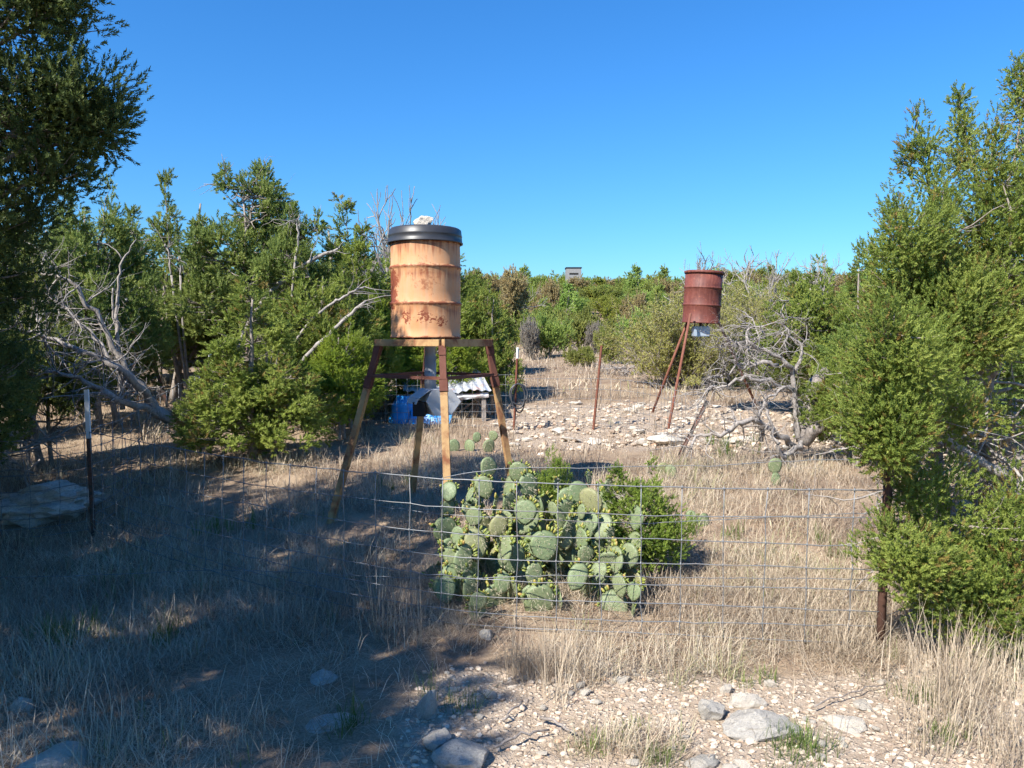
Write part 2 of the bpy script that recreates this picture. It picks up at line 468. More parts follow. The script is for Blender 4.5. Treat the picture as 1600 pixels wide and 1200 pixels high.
def drum_red():
    t = NT('rust_red_drum_paint')
    v = t.coord('Object')
    n = t.noise(v, 6, 7, 0.7); n2 = t.noise(v, 24, 5, 0.7); n3 = t.noise(t.coord('Object', (9, 9, 1.0)), 3, 5, 0.65)
    c = t.mix(t.ramp(n, [(0.35, 0), (0.65, 1)]), (0.095, 0.026, 0.019), (0.175, 0.052, 0.036))
    c = t.mix(t.ramp(n3, [(0.5, 0), (0.75, 0.6)]), c, (0.26, 0.10, 0.075))
    c = t.mix(t.ramp(n2, [(0.6, 0), (0.7, 0.8)]), c, (0.36, 0.12, 0.04))
    t.bump(n2, 0.2, 0.006)
    return t.set(c, 0.6, 0, 0.35)
M_DRUMR = drum_red()
def cactus_mat():
    t = NT('prickly_pear_skin')
    v = t.coord('Object')
    oi = t.node('ShaderNodeObjectInfo').outputs['Random']
    n = t.noise(v, 9, 4); 
    c = t.mix(t.ramp(n, [(0.3, 0), (0.7, 1)]), (0.115, 0.165, 0.082), (0.195, 0.245, 0.125))
    c = t.mix(t.math('MULTIPLY', oi, 0.6), c, (0.215, 0.24, 0.125))
    c = t.mix(t.ramp(oi, [(0.93, 0), (0.96, 0.5)]), c, (0.28, 0.25, 0.12))
    vo = t.node('ShaderNodeTexVoronoi', feature='F1'); vo.inputs['Scale'].default_value = 30; vo.inputs['Randomness'].default_value = 0.45
    t.l.new(t.coord('Object', (1, 0.2, 1)), vo.inputs['Vector'])
    dot = t.ramp(vo.outputs['Distance'], [(0.10, 1), (0.19, 0)])
    c = t.mix(t.math('MULTIPLY', dot, 0.75), c, (0.10, 0.085, 0.04))
    sc = t.noise(v, 22, 5, 0.7)
    c = t.mix(t.ramp(sc, [(0.58, 0), (0.70, 0.75)]), c, (0.30, 0.265, 0.16))
    t.bump(t.math('ADD', t.math('MULTIPLY', dot, 1.0), n), 0.5, 0.008)
    return t.set(c, 0.5, 0, 0.35)
M_CACT = cactus_mat()
t = NT('cactus_bud'); M_BUD = t.set(t.ramp(t.attr(), [(0, (0.10, 0.15, 0.03)), (0.6, (0.24, 0.26, 0.05)), (1, (0.36, 0.23, 0.07))]), 0.5)

# ------------------------------------------------------------------ ground (one sheet out to the horizon)
def near_gravel(x, y):
    w = (fbm(x * 1.1 + 3, y * 1.1, 21, 3) - 0.45) * 1.1
    a = sstep(-0.65, -0.2, x + 0.5 * w) * sstep(3.95, 3.55, y + w * 0.7) * sstep(3.2, 2.4, x + w)
    b = np.exp(-(((x - 0.42) / 0.42) ** 2 + ((y - 3.08) / 0.2) ** 2))
    return np.clip(a - 0.75 * b, 0, 1)
def slope_rock(x, y):
    w = (fbm(x * 0.6, y * 0.6 + 9, 31, 3) - 0.45)
    return sstep(-1.0, 0.4, x + w * 1.2) * sstep(6.5, 4.5, x + w) * sstep(8.6, 9.7, y + 1.3 * w) * sstep(14.8, 13.2, y + 2 * w)
def clearing(x, y):
    """grassy strip between the shrubs running up the hill"""
    cx = 0.085 * y + 0.2
    return sstep(1.0, 0.65, np.abs(x - cx) / (0.10 * y + 0.8)) * sstep(29, 25, y)
def axis(lo, hi, step, far, grow):
    c = list(np.arange(lo, hi + 1e-6, step)); s = step
    while c[-1] < far: s *= grow; c.append(c[-1] + s)
    s = step
    while c[0] > -far: s *= grow; c.insert(0, c[0] - s)
    return np.array(c)
gx = axis(-6, 6, 0.085, 500, 1.12)
gy = axis(1.8, 14, 0.085, 520, 1.12)
X, Y = np.meshgrid(gx, gy)
Z = H(X, Y)
nearm = sstep(18, 10, np.hypot(X, Y))
sr = slope_rock(X, Y); ng = near_gravel(X, Y)
Z = Z + nearm * ((fbm(X * 5, Y * 5, 41, 3) - 0.45) * 0.035)
step_n = fbm(X * 1.4, Y * 1.9, 51, 3)
Z = Z + nearm * sr * (np.floor(step_n * 9) / 9 - step_n) * 0.7 * 0.5
b = Buf()
nx, ny = len(gx), len(gy)
ii = (np.arange(ny - 1)[:, None] * nx + np.arange(nx - 1)[None, :]).ravel()
b.add(np.stack([X, Y, Z], -1).reshape(-1, 3), None, np.stack([ii, ii + 1, ii + nx + 1, ii + nx], -1))
me = b.mesh('ground', True)
a = me.attributes.new('gravel', 'FLOAT', 'POINT')
path = np.exp(-((X - 0.075 * Y - 0.3) / 0.9) ** 2) * sstep(24, 30, Y) * sstep(60, 45, Y)
a.data.foreach_set('value', np.clip(ng + sr * 0.85 + path * 0.8 + 0.0 * X, 0, 1).ravel().astype(np.float32))
ground = obj('ground', me, M_GROUND); ground['kind'] = 'structure'

# ------------------------------------------------------------------ tree generator
def sprig_template(n, rng, wid=0.11, ln=0.34, spread=0.85):
    V = []; Fq = []
    for i in range(n):
        t_ = (i + rng.uniform(0, 0.7)) / n * 0.8
        an = i * 2.4 + rng.uniform(-0.4, 0.4)
        rad = np.array([math.cos(an), math.sin(an), 0])
        d = rad * spread + np.array([0, 0, 0.85]); d /= np.linalg.norm(d)
        if i == n - 1: d = np.array([0, 0, 1.0]); t_ = 0.7
        p = np.array([0, 0, t_]) + rad * 0.02
        side = np.cross(d, rad + np.array([.01, .02, .03])); side /= np.linalg.norm(side)
        L = ln * rng.uniform(0.75, 1.25); w = wid * rng.uniform(0.8, 1.2) * 0.5
        k = len(V)
        V += [p + side * w, p + d * L, p - side * w]
        Fq.append((k, k + 1, k + 2))
    return np.array(V), np.array(Fq)

def frames(D, rng):
    D = D / (np.linalg.norm(D, axis=1, keepdims=True) + 1e-9)
    ref = rng.normal(size=D.shape)
    U = np.cross(D, ref); U /= np.linalg.norm(U, axis=1, keepdims=True) + 1e-9
    W = np.cross(D, U)
    return np.stack([U, W, D], -1)      # columns

def instance(buf, tmpl, pos, dirs, scale, tint, rng):
    TV, TF = tmpl
    R_ = frames(dirs, rng)
    V = np.einsum('nij,mj->nmi', R_, TV) * scale[:, None, None] + pos[:, None, :]
    n, m = len(pos), len(TV)
    Fq = (TF[None] + (np.arange(n) * m)[:, None, None]).reshape(-1, TF.shape[1])
    tt = np.repeat(tint, m)
    if TF.shape[1] == 4: buf.add(V.reshape(-1, 3), None, Fq, tt)
    else: buf.add(V.reshape(-1, 3), Fq, None, tt)

def bez(p0, p1, p2, n):
    t_ = np.linspace(0, 1, n)[:, None]
    return (1 - t_) ** 2 * p0 + 2 * (1 - t_) * t_ * p1 + t_ ** 2 * p2

def build_tree(seed, vols, n_clumps, sprigs, leaf, clump_r, trunks=((0, 0),), trunk_r=0.07, blades=12,
               dead=20, up=0.9, twig_r=0.006, lean=0.15, spread=0.85, wid=0.11, shell=0.55, cl_el=1.8, bare=0.0, stem_h=0.85):
    """vols: ('e', cx,cy,cz, rx,ry,rz, weight) ellipsoids or ('s', cx,cy,z0,z1,r, weight) spires. Returns trunk and crown mesh."""
    rng = np.random.default_rng(seed)
    tb, cb = Buf(), Buf()
    tm = [sprig_template(blades, rng, wid, spread=spread) for _ in range(4)]
    top = max((v[3] + v[6]) if v[0] == 'e' else v[4] for v in vols)
    # stems
    stems = []
    for k, (tx, ty) in enumerate(trunks):
        hgt = top * (stem_h if k == 0 else stem_h * rng.uniform(0.55, 0.85))
        n = 9
        zz = np.linspace(-0.15, hgt, n)
        wob = np.cumsum(rng.normal(0, 0.035 * hgt / 3, (n, 2)), 0); wob[0] = 0
        spread_ = rng.normal(0, lean, 2) * (1 if k else 0.3)
        pts = np.stack([tx + wob[:, 0] + spread_[0] * zz, ty + wob[:, 1] + spread_[1] * zz, zz], -1)
        r = trunk_r * (1 if k == 0 else 0.7) * np.linspace(1, 0.12, n) ** 0.8
        r[0] *= 1.35
        tube(tb, pts, r, 7, rng.uniform(0.3, 0.7), knob=0.12)
        stems.append(pts)
    allstem = np.vstack(stems)
    wts = np.array([v[-1] for v in vols], float); wts /= wts.sum()
    limb_pts = [[] for _ in vols]
    for i, v in enumerate(vols):
        if v[0] == 'e': ends = [np.array([v[1], v[2], v[3] + 0.5 * v[6]])]
        else: ends = [np.array([v[1], v[2], v[3] + 0.93 * (v[4] - v[3])])]
        for e in ends:
            hd = np.hypot(allstem[:, 0] - e[0], allstem[:, 1] - e[1])
            zlow = (v[3] - v[6]) if v[0] == 'e' else v[3]
            cand = np.where(allstem[:, 2] < max(zlow - 0.25 * hd.min(), 0.12))[0]
            s0 = allstem[cand[np.argmin(np.linalg.norm(allstem[cand] - e, axis=1))]] if len(cand) else allstem[1]
            midp = lerp(s0, e, 0.55) + np.array([0, 0, -0.12 * hd.min()]) + rng.normal(0, 0.06, 3)
            pts = bez(s0, midp, e, 9) + np.vstack([np.zeros(3), rng.normal(0, 0.025, (8, 3))])
            tube(tb, pts, trunk_r * np.linspace(0.34, 0.045, 9), 6, rng.uniform(0.3, 0.8))
            limb_pts[i] = pts
    which = rng.choice(len(vols), n_clumps, p=wts)
    P_, D_, S_, T_ = [], [], [], []
    for vi in which:
        v = vols[vi]
        if v[0] == 'e':
            d = rng.normal(size=3); d /= np.linalg.norm(d)
            if d[2] < -0.3 and rng.random() < 0.5: d[2] *= -1
            rr = shell + (1 - shell) * rng.random() ** 0.6 if rng.random() < 0.8 else rng.random() ** 0.5
            c = np.array(v[1:4]) + d * np.array(v[4:7]) * rr
            out = d * np.array([1, 1, 0.4]); size = clump_r * rng.uniform(0.65, 1.25)
        else:
            t_ = rng.random() ** 0.95
            an = rng.uniform(0, 2 * math.pi)
            rm = v[5] * (1 - t_) ** 0.75 + 0.02
            rr = rm * (rng.uniform(shell, 1.0) if rng.random() < 0.75 else rng.random())
            c = np.array([v[1] + math.cos(an) * rr, v[2] + math.sin(an) * rr, lerp(v[3], v[4], t_)])
            out = np.array([math.cos(an), math.sin(an), 0.1]) * (0.4 + 0.6 * (1 - t_))
            size = clump_r * rng.uniform(0.6, 1.2) * (0.55 + 0.45 * (1 - t_))
        ax = out * 0.75 + np.array([0, 0, up]) + rng.normal(0, 0.2, 3); ax /= np.linalg.norm(ax)
        # branch to clump
        lp = limb_pts[vi]
        cand = lp[lp[:, 2] < c[2] + 0.05]
        src = cand if len(cand) else lp[:2]
        s0 = src[np.argmin(np.linalg.norm(src - c, axis=1) + rng.random(len(src)) * 0.15)]
        L = np.linalg.norm(c - s0)
        mp = lerp(s0, c, 0.5) + rng.normal(0, 0.06 * L, 3) - np.array([0, 0, 0.10 * L])
        tube(tb, bez(s0, mp, c + ax * size * 0.5, 5), np.linspace(twig_r * (1 + 0.8 * min(L, 1.5)), twig_r * 0.35, 5), 4, rng.uniform(0.3, 0.9), cap=False)
        if rng.random() < bare: continue
        n = max(3, int(sprigs * (size / clump_r) ** 1.7))
        q = rng.normal(size=(n, 3)); q /= np.linalg.norm(q, axis=1, keepdims=True)
        q *= (rng.random((n, 1)) ** 0.45) * size
        al = q @ ax
        q = q + np.outer(al * (cl_el - 1), ax)
        P_.append(c + q)
        dd = q / size * 0.75 + ax * 0.75 + rng.normal(0, 0.28, (n, 3))
        D_.append(dd)
        S_.append(leaf * rng.uniform(0.7, 1.3, n))
        base = rng.uniform(0.12, 0.95) if rng.random() > 0.05 else 0.09
        T_.append(np.clip(base + rng.normal(0, 0.12, n), 0.0, 1))
    P_, D_, S_, T_ = map(np.concatenate, (P_, D_, S_, T_))
    k = rng.integers(0, 4, len(P_))
    for j in range(4):
        m = k == j
        instance(cb, tm[j], P_[m], D_[m], S_[m], T_[m], rng)
    # bare dead twigs
    for i in range(dead):
        vi = rng.integers(len(vols)); lp = limb_pts[vi]
        s0 = lp[rng.integers(1, len(lp) - 1)]
        d = rng.normal(size=3) * np.array([1, 1, 0.5]); d /= np.linalg.norm(d)
        L = rng.uniform(0.25, 0.9) * clump_r * 4
        wander(tb, s0, d, L, twig_r * 1.3, rng, depth=1, nk=3, tint=0.9)
    return tb.mesh('trunk', True), cb.mesh('crown')

def wander(buf, p, d, L, r, rng, depth=2, nk=4, wig=0.35, tint=0.6, up=0.0, seg=6, taper=0.25, ratio=(0.35, 0.65), k=None):
    """crooked dead branch with offshoots"""
    p = np.array(p, float); d = np.array(d, float) / np.linalg.norm(d)
    pts = [p.copy()]
    for i in range(seg):
        d = d + rng.normal(0, wig, 3) * 0.6 + np.array([0, 0, up]); d /= np.linalg.norm(d)
        p = p + d * L / seg; pts.append(p.copy())
    pts = np.array(pts)
    tube(buf, pts, r * np.linspace(1, taper, seg + 1), k or (6 if r > 0.02 else 4), tint)
    if depth > 0:
        for j in range(nk):
            i = rng.integers(1, seg + 1)
            dd = (pts[i] - pts[i - 1]); dd /= np.linalg.norm(dd) + 1e-9
            nd = dd * 0.6 + rng.normal(0, 0.75, 3)
            wander(buf, pts[i], nd, L * rng.uniform(*ratio), r * lerp(1, taper, i / seg) * 0.6, rng, depth - 1, nk, wig, tint, up, max(4, seg - 1), taper, ratio)

def tree_thing(name, loc, meshes, leafm, label, cat='tree', barkm=None, group=None, rz=0, scale=(1, 1, 1)):
    o = thing(name, loc, label, cat, group, rz); o.scale = scale
    tr = obj('trunk', meshes[0], barkm or M_BARK, o)
    cr = obj('crown', meshes[1], None, o)
    if len(meshes[1].materials) == 0: meshes[1].materials.append(leafm)
    cr.material_slots[0].link = 'OBJECT'; cr.material_slots[0].material = leafm
    return o

# --- the big near juniper on the right, several upright leaders
def px_local(base, px, py, d):
    v = P(px, py, d); return (v.x - base.x, v.y - base.y, v.z - base.z)
bR = G(1545, 4.9)
vols = []
for (px, py, d, z0y, r, w) in [(1440, 175, 4.9, 520, 0.30, 2.8), (1398, 320, 4.8, 560, 0.22, 1.2), (1502, 150, 5.1, 500, 0.27, 2.8), (1552, 190, 4.7, 480, 0.26, 1.8),
                               (1598, 105, 5.0, 480, 0.34, 3.4), (1650, 80, 4.8, 480, 0.36, 1.8), (1700, 160, 5.0, 560, 0.4, 1.4), (1470, 300, 4.6, 560, 0.3, 1.8), (1580, 260, 4.6, 560, 0.34, 2.0)]:
    x, y, z = px_local(bR, px, py, d); x0, y0, z0 = px_local(bR, px, z0y, d)
    vols.append(('s', x, y, z0, z, r, w * 1.5))
for (px, py, d, rx, ry, rz, w) in [(1415, 480, 4.7, 0.22, 0.3, 0.26, 1.7), (1400, 590, 4.5, 0.22, 0.3, 0.24, 1.7), (1490, 510, 4.5, 0.32, 0.33, 0.26, 1.7), (1590, 500, 4.8, 0.34, 0.35, 0.28, 1.2),
                                   (1388, 670, 3.85, 0.15, 0.16, 0.15, 1.7), (1405, 560, 3.85, 0.2, 0.18, 0.2, 1.8), (1380, 640, 3.95, 0.11, 0.2, 0.12, 0.8), (1410, 400, 4.6, 0.22, 0.3, 0.25, 1.3), (1470, 650, 4.3, 0.2, 0.2, 0.10, 0.4), (1590, 650, 4.5, 0.2, 0.2, 0.10, 0.25),
                                   (1440, 770, 4.15, 0.2, 0.22, 0.12, 0.9), (1418, 875, 3.82, 0.19, 0.18, 0.13, 1.9), (1530, 830, 4.0, 0.25, 0.25, 0.14, 1.4), (1610, 790, 4.2, 0.2, 0.25, 0.13, 0.6),
                                   (1520, 925, 3.9, 0.22, 0.2, 0.12, 1.2), (1560, 975, 3.85, 0.2, 0.2, 0.08, 0.8), (1450, 935, 3.85, 0.15, 0.15, 0.09, 0.8), (1600, 900, 3.95, 0.25, 0.25, 0.16, 1.3), (1680, 720, 4.6, 0.3, 0.3, 0.4, 0.8)]:
    x, y, z = px_local(bR, px, py, d)
    vols.append(('e', x, y, z, rx, ry, rz, w))
mR = build_tree(11, vols, 640, 84, 0.044, 0.112, stem_h=0.55, trunks=((0, 0), (0.25, 0.2), (-0.2, 0.15)), trunk_r=0.075, dead=170, twig_r=0.005, blades=11, wid=0.19)
tree_thing('juniper_tree', bR, mR, M_JUN, 'tall near juniper at the right edge with pointed upright leaders', 'tree')

# --- mid-distance junipers: four patterns, placed by scaled copies
def pattern(seed):
    rng = np.random.default_rng(seed)
    return rng
protos = {}
protos['cone'] = build_tree(21, [('s', 0, 0, 0.35, 3.4, 1.0, 4), ('s', 0.5, 0.1, 0.3, 2.4, 0.7, 2), ('s', -0.55, 0.0, 0.3, 2.2, 0.7, 2), ('s', 0.1, -0.5, 0.3, 2.5, 0.7, 2.2), ('s', -0.2, 0.5, 0.4, 2.7, 0.6, 1), ('e', 0, 0, 0.9, 1.05, 1.05, 0.55, 2)],
                           250, 46, 0.115, 0.165, trunks=((0, 0), (0.2, 0.1)), dead=30, twig_r=0.008, blades=13, wid=0.17, cl_el=1.25, up=0.55)
protos['round'] = build_tree(22, [('e', 0, 0, 1.5, 1.1, 1.1, 1.0, 3), ('e', 0.7, 0.2, 1.1, 0.7, 0.8, 0.7, 2), ('e', -0.7, -0.2, 1.0, 0.7, 0.8, 0.7, 2), ('e', 0.1, -0.7, 1.0, 0.8, 0.6, 0.8, 2), ('s', -0.3, 0.1, 1.6, 3.1, 0.5, 1), ('s', 0.45, -0.1, 1.5, 2.8, 0.5, 1)],
                            250, 46, 0.115, 0.17, trunks=((0, 0), (0.25, 0), (-0.2, 0.2)), dead=30, twig_r=0.008, blades=13, wid=0.17, cl_el=1.25, up=0.55)
protos['airy'] = build_tree(23, [('e', -0.5, 0, 2.3, 0.55, 0.5, 0.4, 1.5), ('e', 0.45, 0.1, 2.6, 0.5, 0.5, 0.45, 1.5), ('e', 0.0, -0.2, 3.1, 0.42, 0.4, 0.35, 1.2), ('e', 0.75, -0.2, 1.8, 0.5, 0.5, 0.4, 1.3), ('e', -0.75, 0.1, 1.6, 0.5, 0.5, 0.4, 1.3),
                                 ('e', 0.0, -0.3, 1.9, 0.6, 0.5, 0.4, 1.2), ('e', -0.3, 0.2, 3.4, 0.22, 0.2, 0.18, 0.4), ('e', 0.35, 0.0, 3.45, 0.25, 0.2, 0.16, 0.45), ('e', 0.9, 0.1, 2.5, 0.25, 0.3, 0.2, 0.5), ('e', -0.95, 0.1, 2.3, 0.22, 0.3, 0.2, 0.5)],
                           190, 32, 0.115, 0.145, trunks=((0, 0), (0.15, 0.1), (-0.2, 0)), trunk_r=0.06, dead=80, twig_r=0.011, blades=13, wid=0.17, cl_el=1.25, up=0.55, bare=0.12)
protos['ragged'] = build_tree(24, [('s', 0, 0, 0.8, 3.6, 0.6, 2), ('s', 0.6, 0.2, 0.8, 3.0, 0.5, 1.6), ('s', -0.6, 0, 0.7, 2.8, 0.5, 1.6), ('e', 0.1, -0.4, 1.4, 0.9, 0.6, 0.6, 2), ('e', -0.5, -0.3, 0.9, 0.6, 0.6, 0.4, 1), ('e', 0.8, -0.1, 1.1, 0.5, 0.5, 0.4, 1)],
                             230, 42, 0.115, 0.155, trunks=((0, 0), (0.2, 0.1), (-0.25, 0.1)), dead=55, twig_r=0.01, blades=13, wid=0.17, cl_el=1.25, up=0.55)
PSIZE = {'cone': (1.1, 3.4), 'round': (1.2, 3.0), 'airy': (1.1, 3.6), 'ragged': (1.05, 3.5)}
MSET = {}
def place(proto, px, d, wpx, top_px, mat, label, cat='tree', rz=None, group=None, name='juniper_tree', depth=None):
    base = G(px, d)
    h = P(px, top_px, d).z - base.z
    w = wpx / F * d / 2
    r0, h0 = PSIZE[proto]
    s = (w / r0, (depth or w) / r0, h / h0)
    return tree_thing(name, base, protos[proto], mat, label, cat, group=group, rz=(px * 1.37) % 6.28 if rz is None else rz, scale=s)

MID = [
 ('cone', 395, 8.8, 235, 425, M_JUN, 'dense bright green juniper with low skirts behind the left fence', 'tree'),
 ('airy', 395, 12.5, 210, 262, M_JUN2, 'tallest airy juniper of the left thicket with bare grey limbs', 'tree'),
 ('ragged', 268, 12.8, 190, 272, M_JUN2, 'ragged juniper with two pale bare stems, left of the tallest one', 'tree'),
 ('round', 150, 10.2, 230, 290, M_JUN2, 'shaded broad juniper above the fallen grey tree', 'tree'),
 ('ragged', 540, 13.6, 230, 312, M_JUN, 'dark topped juniper left of the orange drum', 'tree'),
 ('round', 500, 11.5, 200, 400, M_JUN, 'bushy juniper crossed by two leaning bare poles', 'tree'),
 ('airy', 475, 12.0, 150, 330, M_JUN2, 'thin open juniper between the tallest and the dark topped junipers', 'tree'),
 ('round', 660, 14.5, 220, 372, M_JUN, 'juniper standing directly behind the orange drum', 'tree'),
 ('cone', 762, 14.0, 100, 440, M_JUN, 'full green juniper just right of the orange drum', 'tree'),
 ('ragged', 60, 8.2, 160, 330, M_JUN2, 'dark shaded juniper at the left edge behind the fallen tree', 'tree'),
 ('ragged', 20, 12.0, 220, 300, M_JUN2, 'shaded juniper at the far left behind the dark ones', 'tree'),
 ('round', 1262, 12.4, 190, 415, M_JUN, 'wide green juniper behind the tangle of dead branches', 'tree'),
 ('cone', 1352, 9.8, 150, 370, M_JUN, 'pointed juniper between the dead tangle and the tall near juniper', 'tree'),
 ('round', 1340, 8.2, 150, 520, M_JUN, 'low bright juniper bush against the right post', 'bush'),
 ('round', 1450, 9.0, 260, 380, M_JUN2, 'juniper mass seen through the tall near juniper', 'tree'),
 ('ragged', 1570, 9.5, 260, 300, M_JUN2, 'juniper at the right edge behind the tall near one', 'tree'),
 ('round', 330, 15.5, 240, 372, M_JUN2, 'back row juniper filling the gap in the left thicket', 'tree'),
 ('cone', 205, 15.0, 220, 350, M_JUN2, 'back row juniper behind the forked bare snag', 'tree'),
 ('round', 90, 18, 280, 330, M_JUN2, 'farthest juniper at the left rising behind the shaded broad one', 'tree'),
 ('ragged', 450, 18, 260, 350, M_JUN2, 'farthest juniper behind the bushy poles juniper', 'tree'),
 ('round', 580, 18.5, 220, 378, M_JUN2, 'rear juniper just left behind the orange drum', 'tree'),
 ('round', 720, 20, 150, 415, M_JUN, 'rear juniper peeking right of the orange drum at mid height', 'tree'),
]
for a in MID: place(*a)
# the bright yellow-green bushes at the feeder's left
place('round', 572, 12.3, 130, 440, M_BRIGHT, 'taller yellow green leafy bush left of the orange drum', 'bush', name='leafy_bush')
place('round', 690, 12.8, 130, 500, M_BRIGHT, 'yellow green bush showing between the feeder legs', 'bush', name='leafy_bush')
place('round', 535, 10.3, 140, 505, M_BRIGHT, 'low yellow green bush touching the left leg of the orange feeder', 'bush', name='leafy_bush')

# the tall shaded juniper at the left edge, and the ones beside the camera that cast the foreground shade
bL = G(-330, 4.6)
vl = []
for (px, py, d, rx, ry, rz, w) in [(40, 30, 4.4, 0.36, 0.4, 0.22, 2.2), (100, 10, 4.4, 0.15, 0.25, 0.16, 0.9), (20, 180, 4.5, 0.42, 0.4, 0.3, 3.0), (120, 165, 4.5, 0.2, 0.3, 0.2, 1.7), (155, 195, 4.5, 0.12, 0.18, 0.13, 0.8), (85, 255, 4.5, 0.18, 0.25, 0.13, 1.0),
                                   (-60, 330, 4.6, 0.42, 0.5, 0.55, 2.6), (0, 330, 4.7, 0.22, 0.4, 0.3, 1.5), (-10, 470, 4.7, 0.22, 0.4, 0.3, 1.4), (-30, 590, 4.8, 0.26, 0.4, 0.2, 0.9), (-200, 100, 4.6, 0.6, 0.8, 0.9, 3.5), (-250, -250, 4.4, 0.8, 0.9, 0.8, 4), (-80, -150, 4.4, 0.5, 0.6, 0.5, 2.4), (-380, 120, 4.4, 0.7, 0.9, 1.0, 3), (-320, -480, 4.4, 0.6, 0.7, 0.6, 2)]:
    x, y, z = px_local(bL, px, py, d); vl.append(('e', x, y, z, rx, ry, rz, w))
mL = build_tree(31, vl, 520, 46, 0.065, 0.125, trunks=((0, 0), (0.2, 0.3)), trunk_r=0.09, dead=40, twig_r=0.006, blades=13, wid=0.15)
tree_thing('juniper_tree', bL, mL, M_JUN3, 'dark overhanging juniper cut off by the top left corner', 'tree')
protos['sparse'] = build_tree(25, [('e', 0, 0, 2.4, 1.0, 1.0, 0.7, 3), ('e', 0.5, 0.3, 1.6, 0.8, 0.8, 0.6, 2), ('e', -0.5, -0.3, 1.5, 0.8, 0.8, 0.6, 2), ('e', 0.1, 0, 3.0, 0.6, 0.6, 0.5, 1.3), ('e', 0.0, 0.4, 0.9, 0.8, 0.8, 0.4, 1)],
                             95, 40, 0.12, 0.16, trunks=((0, 0), (0.2, 0.1)), dead=25, twig_r=0.008, blades=13, wid=0.17, cl_el=1.25, up=0.55)
for (x, y, sx, sz, rz, nm) in [(-4.85, 0.9, 1.45, 1.6, 0.3, 'sparse'), (-4.6, 2.6, 1.35, 1.5, 2.9, 'sparse'), (-4.65, -0.35, 1.35, 1.6, 0.8, 'sparse'), (-6.7, 2.1, 1.6, 2.1, 1.9, 'round'), (-6.6, 3.9, 1.3, 1.4, 0.9, 'sparse'), (-5.35, 6.1, 0.95, 1.0, 1.2, 'round'), (-8.5, 5.0, 1.6, 1.5, 0.5, 'round'), (-8.0, 7.5, 1.4, 1.05, 2.2, 'cone')]:
    tree_thing('juniper_tree', (x, y, Hs(x, y)), protos[nm], M_JUN2, 'juniper outside the left of the view shading the foreground', 'tree', group='junipers left of the view', rz=rz, scale=(sx, sx, sz))

# small junipers behind the cactus
protos['small'] = build_tree(41, [('e', 0, 0, 0.42, 0.32, 0.3, 0.36, 3), ('s', 0.1, 0, 0.3, 0.95, 0.22, 1), ('s', -0.17, 0.05, 0.3, 0.85, 0.2, 1), ('e', 0.2, -0.1, 0.3, 0.25, 0.2, 0.25, 1)], 120, 40, 0.045, 0.062, trunk_r=0.015, dead=6, twig_r=0.004, blades=12, wid=0.16)
PSIZE['small'] = (0.42, 0.92)
place('small', 1000, 5.1, 165, 722, M_SHRUB, 'small juniper shrub touching the right side of the prickly pear', 'bush', rz=0.3, name='juniper_shrub')
place('small', 868, 5.6, 105, 706, M_SHRUB, 'small juniper sprout rising behind the middle of the prickly pear', 'bush', rz=2.0, name='juniper_shrub')

# sapling
def leafy_shrub(seed, R_, Hh, n_st, leaf, nleaf, wood=0.006, tw=0.006):
    rng = np.random.default_rng(seed); tb, cb = Buf(), Buf()
    PP, DD = [], []
    for i in range(n_st):
        an = rng.uniform(0, 6.28); el = rng.uniform(0.15, 1.0) ** 0.8
        d = np.array([math.cos(an) * (1.1 - el) * R_ / Hh * 1.2, math.sin(an) * (1.1 - el) * R_ / Hh * 1.2, el + 0.15])
        p = np.array([rng.normal(0, 0.16 * R_), rng.normal(0, 0.16 * R_), -0.05])
        pts = [p.copy()]; d /= np.linalg.norm(d); L = math.hypot(d[0], d[1]) * R_ + d[2] * Hh * 0.95
        L *= rng.uniform(0.7, 1.05)
        for j in range(7):
            d = d + rng.normal(0, 0.13, 3); d /= np.linalg.norm(d); p = p + d * L / 7; pts.append(p.copy())
        pts = np.array(pts); tube(tb, pts, wood * np.linspace(1.6, 0.35, 8), 4, rng.uniform(0.3, 0.8), cap=False)
        for j in range(2, 8):
            for q in range(3):
                nd = (pts[j] - pts[j - 1]); nd /= np.linalg.norm(nd); nd = nd * 0.6 + rng.normal(0, 0.6, 3); nd /= np.linalg.norm(nd)
                ll = rng.uniform(0.12, 0.3) * R_
                tp = np.array([pts[j], pts[j] + nd * ll * 0.5 + rng.normal(0, 0.02, 3), pts[j] + nd * ll])
                tube(tb, tp, [tw * 0.7, tw * 0.5, tw * 0.3], 3, 0.7, cap=False)
                m = rng.poisson(nleaf)
                tt = rng.random((m, 1))
                PP.append(tp[0] + (tp[2] - tp[0]) * tt + rng.normal(0, 0.012 * R_, (m, 3))); DD.append(rng.normal(0, 1, (m, 3)) + np.array([0, 0, 0.6]))
    PP, DD = np.concatenate(PP), np.concatenate(DD)
    instance(cb, sprig_template(4, rng, 0.3, 0.6, 0.9), PP, DD, leaf * rng.uniform(0.6, 1.3, len(PP)), rng.random(len(PP)), rng)
    return tb.mesh('stems', True), cb.mesh('foliage')
def shrub_thing(name, loc, meshes, leafm, stemm, label, cat='bush', group=None, rz=0, scale=(1, 1, 1)):
    o = thing(name, loc, label, cat, group, rz); o.scale = scale
    obj('stems', meshes[0], stemm, o)
    c = obj('foliage', meshes[1], None, o)
    if len(meshes[1].materials) == 0: meshes[1].materials.append(leafm)
    c.material_slots[0].link = 'OBJECT'; c.material_slots[0].material = leafm
    return o
sh1 = leafy_shrub(51, 1.35, 1.75, 120, 0.075, 6.0, 0.006, 0.005)
shrub_thing('leafy_shrub', G(1062, 16.2), sh1, M_OLIVE, M_BARK, 'broad thin olive shrub standing behind the red drum feeder')
shrub_thing('leafy_shrub', G(1150, 17.5), sh1, M_OLIVE, M_BARK, 'thin olive shrub behind the right leg of the red feeder', rz=2, scale=(0.9, 0.9, 1.15))

